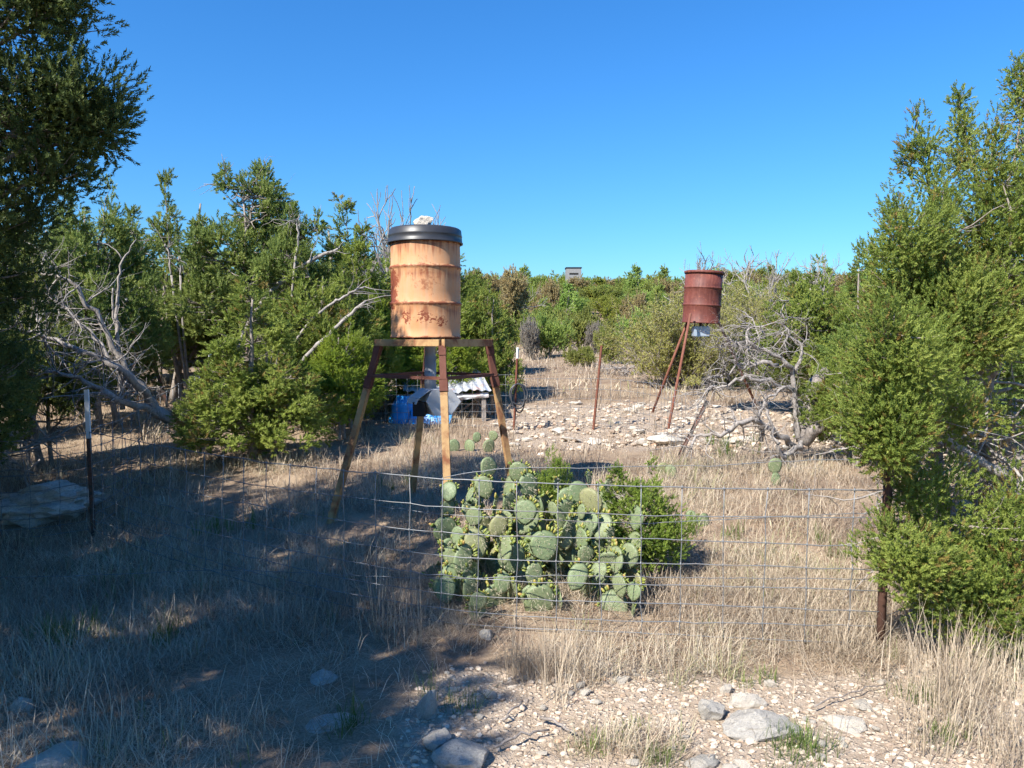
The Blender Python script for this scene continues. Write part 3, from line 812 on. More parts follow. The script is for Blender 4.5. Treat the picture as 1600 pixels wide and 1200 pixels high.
# ------------------------------------------------------------------ hillside trees
def hill_pattern(seed, shape):
    rng = np.random.default_rng(seed)
    v = []
    if shape == 'bush':
        for i in range(5): v.append(('e', rng.normal(0, 0.55), rng.normal(0, 0.5), rng.uniform(0.8, 1.4), 0.75, 0.75, 0.65, 1))
        v.append(('e', 0, 0, 0.8, 1.2, 1.2, 0.8, 2))
    elif shape == 'cone':
        v = [('s', 0, 0, 0.2, 2.8, 1.1, 3)] + [('s', rng.normal(0, 0.5), rng.normal(0, 0.5), 0.3, rng.uniform(1.6, 2.5), 0.6, 1) for _ in range(4)]
    else:
        for i in range(6): v.append(('e', rng.normal(0, 0.7), rng.normal(0, 0.6), rng.uniform(1.2, 2.3), 0.6, 0.6, 0.45, 1))
    return build_tree(seed, v, 105, 28, 0.24, 0.26, trunk_r=0.07, dead=8 if shape != 'open' else 40, twig_r=0.014, blades=9, wid=0.26, lean=0.2)
hp = [hill_pattern(61, 'bush'), hill_pattern(62, 'cone'), hill_pattern(63, 'bush'), hill_pattern(64, 'open'), hill_pattern(65, 'cone'), hill_pattern(66, 'bush')]
HS = [(1.5, 2.1), (1.15, 2.8), (1.5, 2.1), (1.5, 2.6), (1.15, 2.8), (1.5, 2.1)]
def hill_one(k, px, d, wpx, top, mat, label, group=None, name='juniper_tree', cat='tree', rz=0.0):
    base = G(px, d); w = wpx / F * d / 2; h = P(px, top, d).z - base.z
    s = (w / HS[k][0], w / HS[k][0], h / HS[k][1])
    return tree_thing(name, base, hp[k], mat, label, cat, group=group, rz=rz, scale=s)
hill_one(0, 858, 27, 56, 500, M_HILL, 'round green juniper bush at the head of the grassy clearing', name='juniper_bush', cat='bush')
hill_one(2, 907, 23, 48, 541, M_HILL, 'low flat green bush out in the middle of the clearing', name='juniper_bush', cat='bush', rz=1)
hill_one(5, 951, 24, 46, 512, M_HILL, 'green juniper bush on the right rim of the clearing', name='juniper_bush', cat='bush', rz=2)
hill_one(0, 905, 29, 56, 486, M_HILL, 'juniper bush behind the low flat bush of the clearing', name='juniper_bush', cat='bush', rz=3)
hill_one(2, 937, 28.5, 30, 502, M_GREYLEAF, 'grey green shrub between two junipers at the clearing', name='grey_shrub', cat='bush', rz=3)
hill_one(5, 826, 26, 36, 498, M_GREYLEAF, 'bare grey shrub at the left rim of the clearing', name='grey_shrub', cat='bush', rz=1)
hill_one(4, 1028, 30, 60, 452, M_HILL, 'tall green juniper left of the red drum on the slope', rz=1)
hill_one(3, 806, 36, 70, 440, M_TAN, 'tan leaved tree with pale trunk below the ridge', name='tan_tree', rz=1)
hill_one(3, 850, 44, 46, 452, M_TAN, 'small tan tree beside the pale trunked tan tree', name='tan_tree', rz=2)
hill_one(3, 985, 36, 44, 470, M_TAN, 'tan brown tree left of the tall slope juniper', name='tan_tree', rz=3)
rng = np.random.default_rng(99)
pts = []
tries = 0
while len(pts) < 290 and tries < 40000:
    tries += 1
    y = math.sqrt(rng.uniform(17 ** 2, 93 ** 2))
    x = rng.uniform(-0.14, 0.50) * (y + 3)
    if float(clearing(x, y)) > 0.02 and y < 29: continue
    if abs(x - 0.078 * y) < 0.05 * y + 0.3 and y < 31: continue
    if abs(x - 0.085 * y) < 0.022 * y + 0.4 and y < 48: continue
    if y < 20 and x < 0.38 * y: continue
    if y < 62 and x < 0.24 * y and float(fbm(x * 0.22 + 7, y * 0.16, 81, 2)) < 0.36: continue
    md = 0.5 + y * 0.019 + (0.7 if y < 50 else 0.0)
    if any((x - a) ** 2 + (y - b_) ** 2 < md * md for a, b_ in pts): continue
    pts.append((x, y))
blind_xy = (G(895, 78).x, 78.0)
HN = {'green': 'dark green juniper', 'bright': 'yellow green tree', 'tan': 'tan brown leaved tree'}
def hill_words(x, y):
    px = 800 + x / y * F
    a = 'along the ridge line' if y > 68 else ('halfway up the far hillside' if y > 42 else 'low on the far hillside')
    b = 'left of the hunting blind' if px < 885 else ('between the blind and the red drum' if px < 1065 else 'right of the red drum')
    return a + ', ' + b
for i, (x, y) in enumerate(pts):
    k = int(rng.integers(0, 6))
    if math.hypot(x - blind_xy[0], y - blind_xy[1]) < 3.0: continue
    u = rng.random()
    kind = 'tan' if u < 0.10 else ('bright' if u < 0.36 else 'green')
    if kind == 'tan': k = 3
    s = rng.uniform(0.75, 1.3) * (0.38 + 0.0085 * y)
    mat = {'tan': M_TAN, 'bright': M_HILLB, 'green': M_HILL}[kind]
    sz = s * rng.uniform(0.75, 1.05)
    sz *= 1.05
    if abs(x - blind_xy[0]) < 3.5 and 60 < y < 80: sz *= 0.7
    tree_thing('juniper_tree' if kind != 'tan' else 'tan_tree', (x, y, Hs(x, y) - 0.05), hp[k], mat, HN[kind] + ' ' + hill_words(x, y), 'tree', group=HN[kind] + 's ' + hill_words(x, y), rz=rng.uniform(0, 6.28), scale=(s, s, sz))

# bare deciduous trees
def bare_tree(seed, Hh, rad=0.05, depth=4, nk=3, spread=0.55, tuft=None):
    rng = np.random.default_rng(seed); tb = Buf()
    def grow(p, d, L, r, dep):
        n = 5; pts = [p]
        for i in range(n):
            d = d + rng.normal(0, 0.13, 3) + np.array([0, 0, 0.05]); d /= np.linalg.norm(d); p = p + d * L / n; pts.append(p)
        tube(tb, np.array(pts), r * np.linspace(1, 0.7, n + 1), 5 if dep > 2 else 3, rng.uniform(0.4, 0.9), cap=False)
        if dep == 0: return
        for j in range(nk + (rng.random() < 0.5)):
            i = rng.integers(2, n + 1)
            nd = d + rng.normal(0, spread, 3) + np.array([0, 0, 0.12]); nd /= np.linalg.norm(nd)
            grow(pts[i], nd, L * rng.uniform(0.5, 0.78), r * 0.7, dep - 1)
    grow(np.array([0, 0, -0.1]), np.array([0.05, 0, 1.0]), Hh * 0.42, rad, depth)
    return tb.mesh('branches', True)
bt = [bare_tree(71, 4.0, 0.042), bare_tree(72, 4.0, 0.042), bare_tree(73, 4.0, 0.042, 4, 3, 0.5)]
def bare_at(k, px, d, top, label, sx=1.0, rz=0, mat=None):
    base = G(px, d); h = P(px, top, d).z - base.z
    zz = max(v.co.z for v in bt[k].vertices)
    o = thing('bare_tree', base, label, 'tree', None, rz); s = h / zz; o.scale = (s * sx, s * sx, s)
    obj('branches', bt[k], mat or M_DEAD, o)
bare_at(0, 1086, 22, 378, 'bare leafless tree whose twigs show above the red drum', 0.8)
bare_at(1, 1172, 21, 382, 'pale bare tree right of the red drum', 1.0, 1)
bare_at(2, 1196, 24, 385, 'bare tree right behind the pale one right of the red drum', 0.8, 2)
bare_at(0, 1287, 26, 380, 'bare grey tree above the wide green juniper at right', 0.8, 3)
bare_at(2, 614, 17, 284, 'thin bare treetop left of the orange drum lid', 0.75, 1)
bare_at(1, 682, 18, 318, 'twiggy treetop behind the stone on the drum lid', 0.7, 2)
bare_at(1, 790, 40, 415, 'leafless tree on the ridge left of the hunting blind', 0.8, 4)

# ------------------------------------------------------------------ orange drum feeder
fx, fy = -0.655, 6.45
fz = Hs(fx, fy)
fd = thing('game_feeder', (fx, fy, fz), 'game feeder of faded orange drum with black lid on a four legged stand', 'game feeder')
zt = P(666, 541, 6.2).z - fz        # underside of the platform
RT = 0.055
TH = math.radians(13); RC = 0.50
corner = {'front': (RC * math.sin(TH), -RC * math.cos(TH)), 'right': (RC * math.cos(TH), RC * math.sin(TH)), 'back': (-RC * math.sin(TH), RC * math.cos(TH)), 'left': (-RC * math.cos(TH), -RC * math.sin(TH))}
order = ['front', 'right', 'back', 'left']
def W2L(v): return (v.x - fx, v.y - fy, v.z - fz)
feet = {}
for k, (px, d) in {'left': (511, 6.35), 'front': (701, 5.75), 'right': (806, 6.75), 'back': (642, 7.15)}.items():
    g = G(px, d); feet[k] = (g.x - fx, g.y - fy, g.z - fz - 0.03)
for i, k in enumerate(order):
    a_, b_ = corner[k], corner[order[(i + 1) % 4]]
    bm = bmesh.new()
    A = Vector((*a_, zt + RT / 2)); B = Vector((*b_, zt + RT / 2))
    d = (B - A).normalized()
    bar(bm, A + d * 0.003, B - d * 0.030, 0.028, RT, math.pi / 2 if abs(d.x) > 2 else 0)
    bmesh.ops.bevel(bm, geom=bm.edges[:], offset=0.003, segments=1, affect='EDGES')
    obj('platform_rail', bm_mesh(bm, 'platform_rail'), M_TAN_STEEL if i != 2 else M_RUST, fd)
bm = bmesh.new()
box_bm(bm, (0, 0, zt + RT + 0.006), (0.64, 0.06, 0.012), Matrix.Rotation(TH + math.pi / 4, 4, 'Z'))
obj('cross_brace', bm_mesh(bm, 'cross_brace'), M_RUST, fd)
split = 0.80
for k in order:
    c = Vector((*corner[k], zt)) * 1.0; c.x *= 0.94; c.y *= 0.94
    f_ = Vector(feet[k])
    tsp = 0.27 / (c.z - f_.z) + 0.02
    m_ = c.lerp(f_, tsp)
    ang = math.atan2(-c.y, -c.x)
    bm = bmesh.new(); bar(bm, c - (f_ - c).normalized() * -0.001, m_, 0.046, 0.046, 0.3)
    bmesh.ops.bevel(bm, geom=bm.edges[:], offset=0.003, segments=1, affect='EDGES')
    u_ = obj('upper_leg', bm_mesh(bm, 'upper_leg'), M_RUST, fd)
    bm = bmesh.new(); bar(bm, m_, f_, 0.052, 0.042, 0.3)
    bmesh.ops.bevel(bm, geom=bm.edges[:], offset=0.003, segments=1, affect='EDGES')
    obj('lower_leg', bm_mesh(bm, 'lower_leg'), M_TAN_STEEL, fd)
    bm = bmesh.new(); u3 = (f_ - c).normalized(); bar(bm, m_ - u3 * 0.045, m_ + u3 * 0.05, 0.058, 0.052, 0.3)
    bmesh.ops.bevel(bm, geom=bm.edges[:], offset=0.004, segments=1, affect='EDGES')
    obj('bracket', bm_mesh(bm, 'bracket'), M_RUST, fd)
    bm = bmesh.new(); bar(bm, c + Vector((0, 0, 0.004)), c + u3 * 0.07, 0.056, 0.058, 0.3)
    obj('gusset', bm_mesh(bm, 'gusset'), M_RUST, fd)
for i, k in enumerate(order):
    k2 = order[(i + 1) % 4]
    def at(kk):
        c = Vector((*corner[kk], zt)); c.x *= 0.94; c.y *= 0.94
        f_ = Vector(feet[kk]); return c.lerp(f_, (c.z - (zt - 0.25)) / (c.z - f_.z))
    bm = bmesh.new(); bar(bm, at(k), at(k2), 0.026, 0.026)
    obj('leg_brace', bm_mesh(bm, 'leg_brace'), M_RUST, fd)
# drum
zd = zt + RT + 0.012
off = (-0.075, 0.0)
R0 = 0.2925
prof = [(0, 0.012), (R0 - 0.02, 0.012), (R0 - 0.012, 0.0), (R0 + 0.006, 0.0), (R0 + 0.008, 0.012), (R0, 0.02)]
for zr in (0.285, 0.585):
    prof += [(R0, zr - 0.20), (R0, zr - 0.13), (R0, zr - 0.07), (R0, zr - 0.022), (R0 + 0.005, zr - 0.012), (R0 + 0.011, zr - 0.004), (R0 + 0.011, zr + 0.004), (R0 + 0.005, zr + 0.012), (R0, zr + 0.022)]
prof += [(R0, 0.70), (R0, 0.78), (R0, 0.86), (R0 + 0.008, 0.868), (R0 + 0.006, 0.885), (R0 - 0.004, 0.885), (R0 - 0.008, 0.86), (0, 0.86)]
bm = bmesh.new(); lathe(bm, prof, 64); dent(bm, 4, 0.035)
dr = obj('drum', bm_mesh(bm, 'drum', True), M_DRUMY, fd, (off[0], off[1], zd))
LR = 0.306
lp = [(R0 + 0.012, 0.79), (LR + 0.010, 0.785), (LR + 0.012, 0.795), (LR + 0.006, 0.80), (LR + 0.002, 0.845), (LR + 0.005, 0.85), (LR + 0.002, 0.857), (LR - 0.004, 0.90), (LR - 0.02, 0.912), (LR - 0.05, 0.914), (LR - 0.06, 0.905), (0, 0.905)]
bm = bmesh.new(); lathe(bm, lp, 64)
obj('lid', bm_mesh(bm, 'lid', True), M_BLACK, fd, (off[0], off[1], zd))
# drop pipe and spinner housing
bm = bmesh.new(); lathe(bm, [(0, 0), (0.05, 0), (0.05, 0.30), (0.046, 0.30), (0.046, 0.40), (0.05, 0.44), (0.10, 0.50), (0, 0.50)], 28)
obj('drop_pipe', bm_mesh(bm, 'drop_pipe', True), M_PIPE, fd, (-0.04, 0.0, zt - 0.43))
zb = P(672, 648, 6.4).z - fz; zt2 = P(672, 607, 6.4).z - fz
hh = (zt2 - zb)
axis_ = Vector((0.45, -0.89, 0)).normalized(); sidev = Vector((0.89, 0.45, 0)).normalized()
cen = Vector((0.03, -0.02, zb + hh / 2))
bm = bmesh.new()
hexp = [(-0.10, hh / 2), (0.075, hh / 2), (0.165, -0.0), (0.075, -hh / 2), (-0.08, -hh / 2), (-0.15, 0.01)]
lo = [bm.verts.new(cen - axis_ * 0.11 + sidev * u + Vector((0, 0, w))) for u, w in hexp]
hi = [bm.verts.new(cen + axis_ * 0.11 + sidev * u + Vector((0, 0, w))) for u, w in hexp]
bm.faces.new(lo[::-1]); bm.faces.new(hi)
for i in range(6): bm.faces.new((lo[i], lo[(i + 1) % 6], hi[(i + 1) % 6], hi[i]))
bmesh.ops.bevel(bm, geom=bm.edges[:], offset=0.004, segments=1, affect='EDGES')
hs = obj('spinner_housing', bm_mesh(bm, 'spinner_housing'), M_BOX, fd)
# chute on the left: sloping hood, cheeks, dark mouth
q = cen - sidev * 0.09
def q3(u, v, w): return q + sidev * u + axis_ * v + Vector((0, 0, w))
bm = bmesh.new()
def quadsolid(bm, P4, n, t_):
    n = Vector(n).normalized() * t_
    A = [bm.verts.new(p) for p in P4]; B = [bm.verts.new(p + n) for p in P4]
    bm.faces.new(A[::-1]); bm.faces.new(B)
    for i in range(4): bm.faces.new((A[i], A[(i + 1) % 4], B[(i + 1) % 4], B[i]))
quadsolid(bm, [q3(-0.02, 0.115, hh / 2 - 0.003), q3(-0.02, -0.115, hh / 2 - 0.003), q3(-0.13, -0.115, 0.035), q3(-0.13, 0.115, 0.035)], (-0.5, 0, 0.9), 0.004)
quadsolid(bm, [q3(-0.13, 0.115, 0.033), q3(-0.13, -0.115, 0.033), q3(-0.15, -0.115, -0.01), q3(-0.15, 0.115, -0.01)], (-0.9, -0.3, 0.3), 0.004)
obj('chute_hood', bm_mesh(bm, 'chute_hood'), M_BOX, fd)
bm = bmesh.new()
bar(bm, q3(-0.075, 0, 0.005), q3(-0.075, 0, -hh / 2), 0.10, 0.20)
obj('chute_mouth_shade', bm_mesh(bm, 'chute_mouth_shade'), M_DARK, fd)  # solid block; shade inside the open mouth is put into its colour

# ------------------------------------------------------------------ rocks
def rock_mesh(seed, n_pl=26, sub=3, rough=0.11):
    rng = np.random.default_rng(seed)
    bm = bmesh.new(); bmesh.ops.create_icosphere(bm, subdivisions=sub, radius=1.0)
    V = np.array([v.co for v in bm.verts]); D = V / np.linalg.norm(V, axis=1, keepdims=True)
    N = rng.normal(size=(n_pl, 3)); N /= np.linalg.norm(N, axis=1, keepdims=True)
    off_ = rng.uniform(0.55, 0.95, n_pl)
    dots = D @ N.T
    r = np.min(np.where(dots > 0.05, off_[None] / np.maximum(dots, 0.05), 9), axis=1)
    r = np.minimum(r, 1.15)
    r *= 1 + rough * (fbm(D[:, 0] * 3 + seed, D[:, 1] * 3 + D[:, 2] * 4.1, seed, 3) - 0.45) * 3
    for v, d, rr in zip(bm.verts, D, r): v.co = Vector(d * rr)
    return bm_mesh(bm, 'limestone_rock', False)
ROCKS = [rock_mesh(100 + i, 26, 4 if i == 0 else 3) for i in range(8)]
PEB = [rock_mesh(200 + i, 10, 1, 0.03) for i in range(6)]
def rock(px, py, d, w, dpt, h, label, k=0, rz=0.0, mat=None, tilt=(0, 0), sink=0.35, group=None):
    v = G(px, d)
    o = obj('limestone_rock', ROCKS[k].copy() if False else ROCKS[k], mat or M_ROCK)
    o.location = (v.x, v.y, v.z + h * 0.5 * (1 - 2 * sink))
    o.scale = (w / 1.7, dpt / 1.7, h / 1.7); o.rotation_euler = (tilt[0], tilt[1], rz)
    if mat is not None:
        o.material_slots[0].link = 'OBJECT'; o.material_slots[0].material = mat
    return tag(o, label, 'rock', group)
for m_ in ROCKS + PEB: m_.materials.append(M_ROCK)
def dpy(py, x=0):      # ground distance of a picture row
    lo_, hi_ = 2.0, 60.0
    for _ in range(40):
        mid = (lo_ + hi_) / 2
        if P(800, py, mid).z > Hs(x, mid): lo_ = mid
        else: hi_ = mid
    return lo_
# stone on the lid
o = obj('limestone_rock', ROCKS[2], None)
o.location = (fx + off[0] - 0.02, fy - 0.02, fz + zd + 0.905 + 0.055); o.scale = (0.112, 0.09, 0.075); o.rotation_euler = (0.05, -0.12, 0.5)
tag(o, 'pale rough stone weighing down the black drum lid', 'rock')
rock(1190, 0, dpy(1140), 0.31, 0.19, 0.13, 'largest grey limestone block half buried in the gravel strip', 0, 0.1, M_ROCKG)
rock(1118, 0, dpy(1118), 0.13, 0.12, 0.12, 'tilted grey limestone chunk left of the largest block', 3, 0.6, M_ROCKG, (0.2, 0.3))
rock(1172, 0, dpy(1098), 0.20, 0.12, 0.085, 'white limestone chunk lying just behind the largest block', 1, 0.3)
rock(1342, 0, dpy(1128), 0.17, 0.11, 0.06, 'white flat wedge shaped stone alone on the bare dirt', 4, -0.5)
rock(1360, 0, dpy(1098), 0.10, 0.08, 0.05, 'small white stone behind the wedge shaped stone', 5, 0.4)
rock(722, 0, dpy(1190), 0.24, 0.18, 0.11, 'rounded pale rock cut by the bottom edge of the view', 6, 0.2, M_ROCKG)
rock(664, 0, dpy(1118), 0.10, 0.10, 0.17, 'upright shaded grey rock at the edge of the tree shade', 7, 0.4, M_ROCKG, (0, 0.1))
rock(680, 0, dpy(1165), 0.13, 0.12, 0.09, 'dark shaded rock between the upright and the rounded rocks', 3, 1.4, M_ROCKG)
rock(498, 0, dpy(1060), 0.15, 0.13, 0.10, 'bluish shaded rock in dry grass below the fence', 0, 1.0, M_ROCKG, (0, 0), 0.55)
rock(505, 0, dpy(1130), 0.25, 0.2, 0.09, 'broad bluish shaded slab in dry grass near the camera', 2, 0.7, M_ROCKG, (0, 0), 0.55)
rock(757, 0, dpy(995), 0.08, 0.08, 0.08, 'small white stone at the foot of the fence by the cactus', 5, 0.2)
ROCKS.append(rock_mesh(151, 40, 4, 0.28)); ROCKS[-1].materials.append(M_ROCK)
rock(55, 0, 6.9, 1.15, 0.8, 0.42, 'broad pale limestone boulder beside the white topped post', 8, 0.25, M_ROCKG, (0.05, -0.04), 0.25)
rock(10, 0, dpy(1100), 0.12, 0.10, 0.09, 'small pale stone in the grass at the left edge', 1, 0.3)
rock(60, 0, dpy(1195), 0.3, 0.2, 0.10, 'pale stone at the bottom left corner', 4, 0.9, M_ROCK)
rock(300, 0, 9.3, 0.2, 0.18, 0.14, 'pale stone beneath the skirts of the left juniper', 3, 0.3)
rock(1038, 0, 9.9, 0.50, 0.35, 0.13, 'flat limestone slab below the legs of the red feeder', 0, 0.2, None, (0, 0.05), 0.1)
rock(1345, 0, 8.8, 0.4, 0.3, 0.3, 'grey stone half hidden behind the dead stump', 2, 0.2, M_ROCKG)
rock(1095, 0, 13.8, 0.30, 0.2, 0.15, 'white stone on the slope behind the leaning post', 1, 0.2)
rock(1108, 0, dpy(1195), 0.15, 0.1, 0.06, 'grey stone at the bottom edge right of the green tufts', 7, 0.2, M_ROCKG)
# countable loose chunks
rng = np.random.default_rng(5)
cnt = 0
while cnt < 55:
    d = rng.uniform(2.85, 3.85); px = rng.uniform(690, 1560); x = (px - 800) / F * d
    if near_gravel(x, d) < 0.5: continue
    o = obj('limestone_chunk', PEB[rng.integers(6)], None); s = rng.uniform(0.012, 0.026) * (1.6 if rng.random() < 0.12 else 1)
    o.scale = (s * rng.uniform(1, 1.5), s, s * rng.uniform(0.5, 0.9)); o.rotation_euler = tuple(rng.uniform(-0.3, 0.3, 2)) + (rng.uniform(0, 6.28),)
    o.location = (x, d, Hs(x, d) + s * 0.35)
    tag(o, 'small pale limestone chunk lying loose on the bare gravel strip', 'rock', 'loose limestone chunks on the gravel strip'); cnt += 1
cnt = 0
while cnt < 60:
    x = rng.uniform(-1.2, 6); y = rng.uniform(8.8, 14.5)
    if slope_rock(x, y) < 0.45: continue
    o = obj('limestone_plate', PEB[rng.integers(6)] if rng.random() < .6 else ROCKS[rng.integers(8)], None); s = rng.uniform(0.04, 0.12)
    o.scale = (s * rng.uniform(1, 1.7), s * rng.uniform(0.8, 1.2), s * rng.uniform(0.25, 0.5)); o.rotation_euler = tuple(rng.uniform(-0.15, 0.15, 2)) + (rng.uniform(-0.6, 0.6),)
    o.location = (x, y, Hs(x, y) + 0.01)
    tag(o, 'pale limestone plate on the rocky slope behind the back fence', 'rock', 'limestone plates on the rocky slope'); cnt += 1
# gravel too fine to count
def gravel(name, n, fn, size, label, area):
    rng = np.random.default_rng(17); bb = Buf()
    base = np.array([v.co for v in PEB[0].vertices])
    bmq = bmesh.new(); bmesh.ops.create_icosphere(bmq, subdivisions=1, radius=1.0)
    TV = np.array([v.co for v in bmq.verts]); TF = np.array([[v.index for v in f.verts] for f in bmq.faces]); 
    bmq.free()
    # coarse 20-face pebble
    ph = (1 + 5 ** 0.5) / 2
    TV = np.array([(-1, ph, 0), (1, ph, 0), (-1, -ph, 0), (1, -ph, 0), (0, -1, ph), (0, 1, ph), (0, -1, -ph), (0, 1, -ph), (ph, 0, -1), (ph, 0, 1), (-ph, 0, -1), (-ph, 0, 1)]) / 1.9
    TF = np.array([(0, 11, 5), (0, 5, 1), (0, 1, 7), (0, 7, 10), (0, 10, 11), (1, 5, 9), (5, 11, 4), (11, 10, 2), (10, 7, 6), (7, 1, 8), (3, 9, 4), (3, 4, 2), (3, 2, 6), (3, 6, 8), (3, 8, 9), (4, 9, 5), (2, 4, 11), (6, 2, 10), (8, 6, 7), (9, 8, 1)])
    x = rng.uniform(area[0], area[1], n * 3); y = rng.uniform(area[2], area[3], n * 3)
    keep = fn(x, y) > rng.random(n * 3) * 0.9 + 0.08
    x, y = x[keep][:n], y[keep][:n]; n = len(x)
    s = size[0] + (size[1] - size[0]) * rng.random(n) ** 4.5
    z = H(x, y) + s * 0.2 + (fbm(x * 5, y * 5, 41, 3) - 0.45) * 0.035
    R_ = frames(rng.normal(size=(n, 3)), rng)
    sc = np.stack([s * rng.uniform(0.8, 1.4, n), s * rng.uniform(0.7, 1.1, n), s * rng.uniform(0.5, 0.8, n)], -1)
    jit = rng.uniform(0.75, 1.25, (n, 12, 1))
    V = np.einsum('nij,nmj->nmi', R_, TV[None] * jit) * sc[:, None, :] + np.stack([x, y, z], -1)[:, None, :]
    Fc = (TF[None] + (np.arange(n) * 12)[:, None, None]).reshape(-1, 3)
    bb.add(V.reshape(-1, 3), Fc, None, np.repeat(rng.random(n), 12))
    o = obj(name, bb.mesh(name), M_GRAVEL); tag(o, label, 'gravel', None, 'stuff')
t = NT('gravel_stone')
M_GRAVEL = t.set(t.ramp(t.attr(), [(0, (0.30, 0.22, 0.16)), (0.4, (0.48, 0.39, 0.30)), (0.8, (0.60, 0.52, 0.42)), (1, (0.46, 0.30, 0.20))]), 0.95, 0, 0.1)
gravel('gravel', 4600, near_gravel, (0.003, 0.018), 'fine pale gravel scattered over the bare strip in front', (-0.6, 3.0, 2.75, 4.0))
gravel('gravel', 3400, slope_rock, (0.007, 0.05), 'broken pale limestone rubble on the slope behind the fence', (-1.2, 6.0, 8.5, 14.6))

# ------------------------------------------------------------------ red drum feeder
r2 = G(1094, 12.2)
f2 = thing('game_feeder', r2, 'rust red drum feeder hanging on three pipe legs, behind the back fence', 'game feeder')
zb2 = P(1094, 505, 12.2).z - r2.z
prof = [(0, 0.01), (R0 - 0.02, 0.01), (R0 - 0.012, 0.0), (R0 + 0.006, 0.0), (R0 + 0.008, 0.012), (R0, 0.02)]
for zr in (0.285, 0.56):
    prof += [(R0, zr - 0.026), (R0 + 0.006, zr - 0.014), (R0 + 0.014, zr - 0.004), (R0 + 0.014, zr + 0.004), (R0 + 0.006, zr + 0.014), (R0, zr + 0.026)]
prof += [(R0, 0.80), (R0 - 0.004, 0.80), (0, 0.80)]
bm = bmesh.new(); lathe(bm, prof, 56); dent(bm, 6, 0.05)
d2 = obj('drum', bm_mesh(bm, 'drum', True), M_DRUMR, f2, (0, 0, zb2)); d2.rotation_euler = (0.02, 0.05, 0)
bm = bmesh.new(); lathe(bm, [(R0 + 0.004, 0.785), (R0 + 0.016, 0.78), (R0 + 0.020, 0.80), (R0 + 0.016, 0.82), (R0 - 0.01, 0.828), (0, 0.835)], 56)
l2 = obj('lid', bm_mesh(bm, 'lid', True), M_DRUMR, f2, (0, 0, zb2)); l2.rotation_euler = (0.02, 0.05, 0)
def W2(v): return np.array((v.x - r2.x, v.y - r2.y, v.z - r2.z))
for (a_, b_, d1, d2_) in [((1079, 490), (1044, 672), 11.86, 11.0), ((1074, 503), (1019, 652), 12.35, 12.8), ((1120, 497), (1190, 640), 12.3, 12.9)]:
    e = W2(P(*b_, d2_)); gg = G(b_[0], d2_); e = np.array((gg.x - r2.x, gg.y - r2.y, gg.z - r2.z - 0.05))
    bb = Buf(); tube(bb, np.array([W2(P(*a_, d1)), e]), 0.021, 8)
    obj('leg', bb.mesh('leg', True), M_POSTR, f2)
bm = bmesh.new(); bx = P(1095, 518, 12.15)
box_bm(bm, tuple(W2(bx)), (0.25, 0.2, 0.165), None); bmesh.ops.bevel(bm, geom=bm.edges[:], offset=0.012, segments=2, affect='EDGES')
t = NT('pale_blue_grey_metal'); M_BOX2 = t.set((0.40, 0.46, 0.53), 0.35, 0.3, 0.5)
bo = obj('timer_box', bm_mesh(bm, 'timer_box'), M_BOX2, f2)
for dx in (-0.10, 0.0, 0.10):
    bb = Buf(); c = W2(bx); tube(bb, np.array([c + (dx, 0, 0.08), c + (dx, 0, 0.22)]), 0.012 if dx else 0.03, 8)
    obj('hanger', bb.mesh('hanger', True), M_POSTG, f2)

# ------------------------------------------------------------------ posts
def t_post(base, top, label, mat, white=0.0, studs=True, name='fence_post'):
    base = Vector(base); top = Vector(top)
    o = thing(name, base, label, 'fence post')
    d = top - base; L = d.length
    M = d.to_track_quat('Z', 'X').to_matrix().to_4x4()
    def section(z0, z1, s=1.0):
        bm = bmesh.new()
        box_bm(bm, (0, -0.004, (z0 + z1) / 2), (0.036 * s, 0.007 * s, z1 - z0), M)
        box_bm(bm, (0, 0.0175, (z0 + z1) / 2), (0.007 * s, 0.0355 * s, z1 - z0), M)
        return bm
    obj('shaft', bm_mesh(section(-0.12, L - white), 'shaft'), mat, o)
    if white: obj('painted_top', bm_mesh(section(L - white + 0.001, L, 1.04), 'painted_top'), M_WHITE, o)
    bm = bmesh.new(); z = 0.12
    while z < L - max(white, 0.03):
        box_bm(bm, (0, -0.012, z), (0.012, 0.0095, 0.018), M); z += 0.054
    st = obj('studs', bm_mesh(bm, 'studs'), mat, o); st['kind'] = 'stuff'
    return o
def gnd(v): return (v.x, v.y, v.z)
pl = G(137, 6.5)
t_post(pl, P(135, 609, 6.5), 'dark steel fence post with white painted top near the left boulder', M_POSTG, 0.42)
pb = G(322, 10.4)
t_post(pb, P(328, 546, 10.4), 'dark post in front of the dense left juniper', M_POSTG, 0.10)
p8 = G(803, 11.1)
t_post(p8, P(809, 543, 11.1), 'rusty post with pale tip just right of the orange feeder', M_POSTR, 0.16)
p9 = G(928, 11.2)
t_post(p9, P(940, 540, 11.2), 'rusty slightly leaning post midway along the back fence', M_POSTR)
pn = G(1058, 8.6)
t_post(pn, P(1104, 627, 8.9), 'dark fence post leaning strongly to the right by the dead branches', M_POSTG)
# thick right corner post
pr = G(1388, 4.06)
o = thing('fence_post', pr, 'rusty pipe corner post rising inside the near right juniper', 'fence post')
bb = Buf(); tube(bb, np.array([(0, 0, -0.1), (0.008, 0, 0.5), (0.02, 0, 1.0), (0.045, 0.02, 1.46)]), 0.023, 12); obj('pipe', bb.mesh('pipe', True), M_POSTD, o)
bm = bmesh.new(); box_bm(bm, (0.058, -0.028, 1.43), (0.05, 0.01, 0.10)); bmesh.ops.bevel(bm, geom=bm.edges[:], offset=0.003, segments=1, affect='EDGES')
obj('tag', bm_mesh(bm, 'tag'), M_TAG, o)

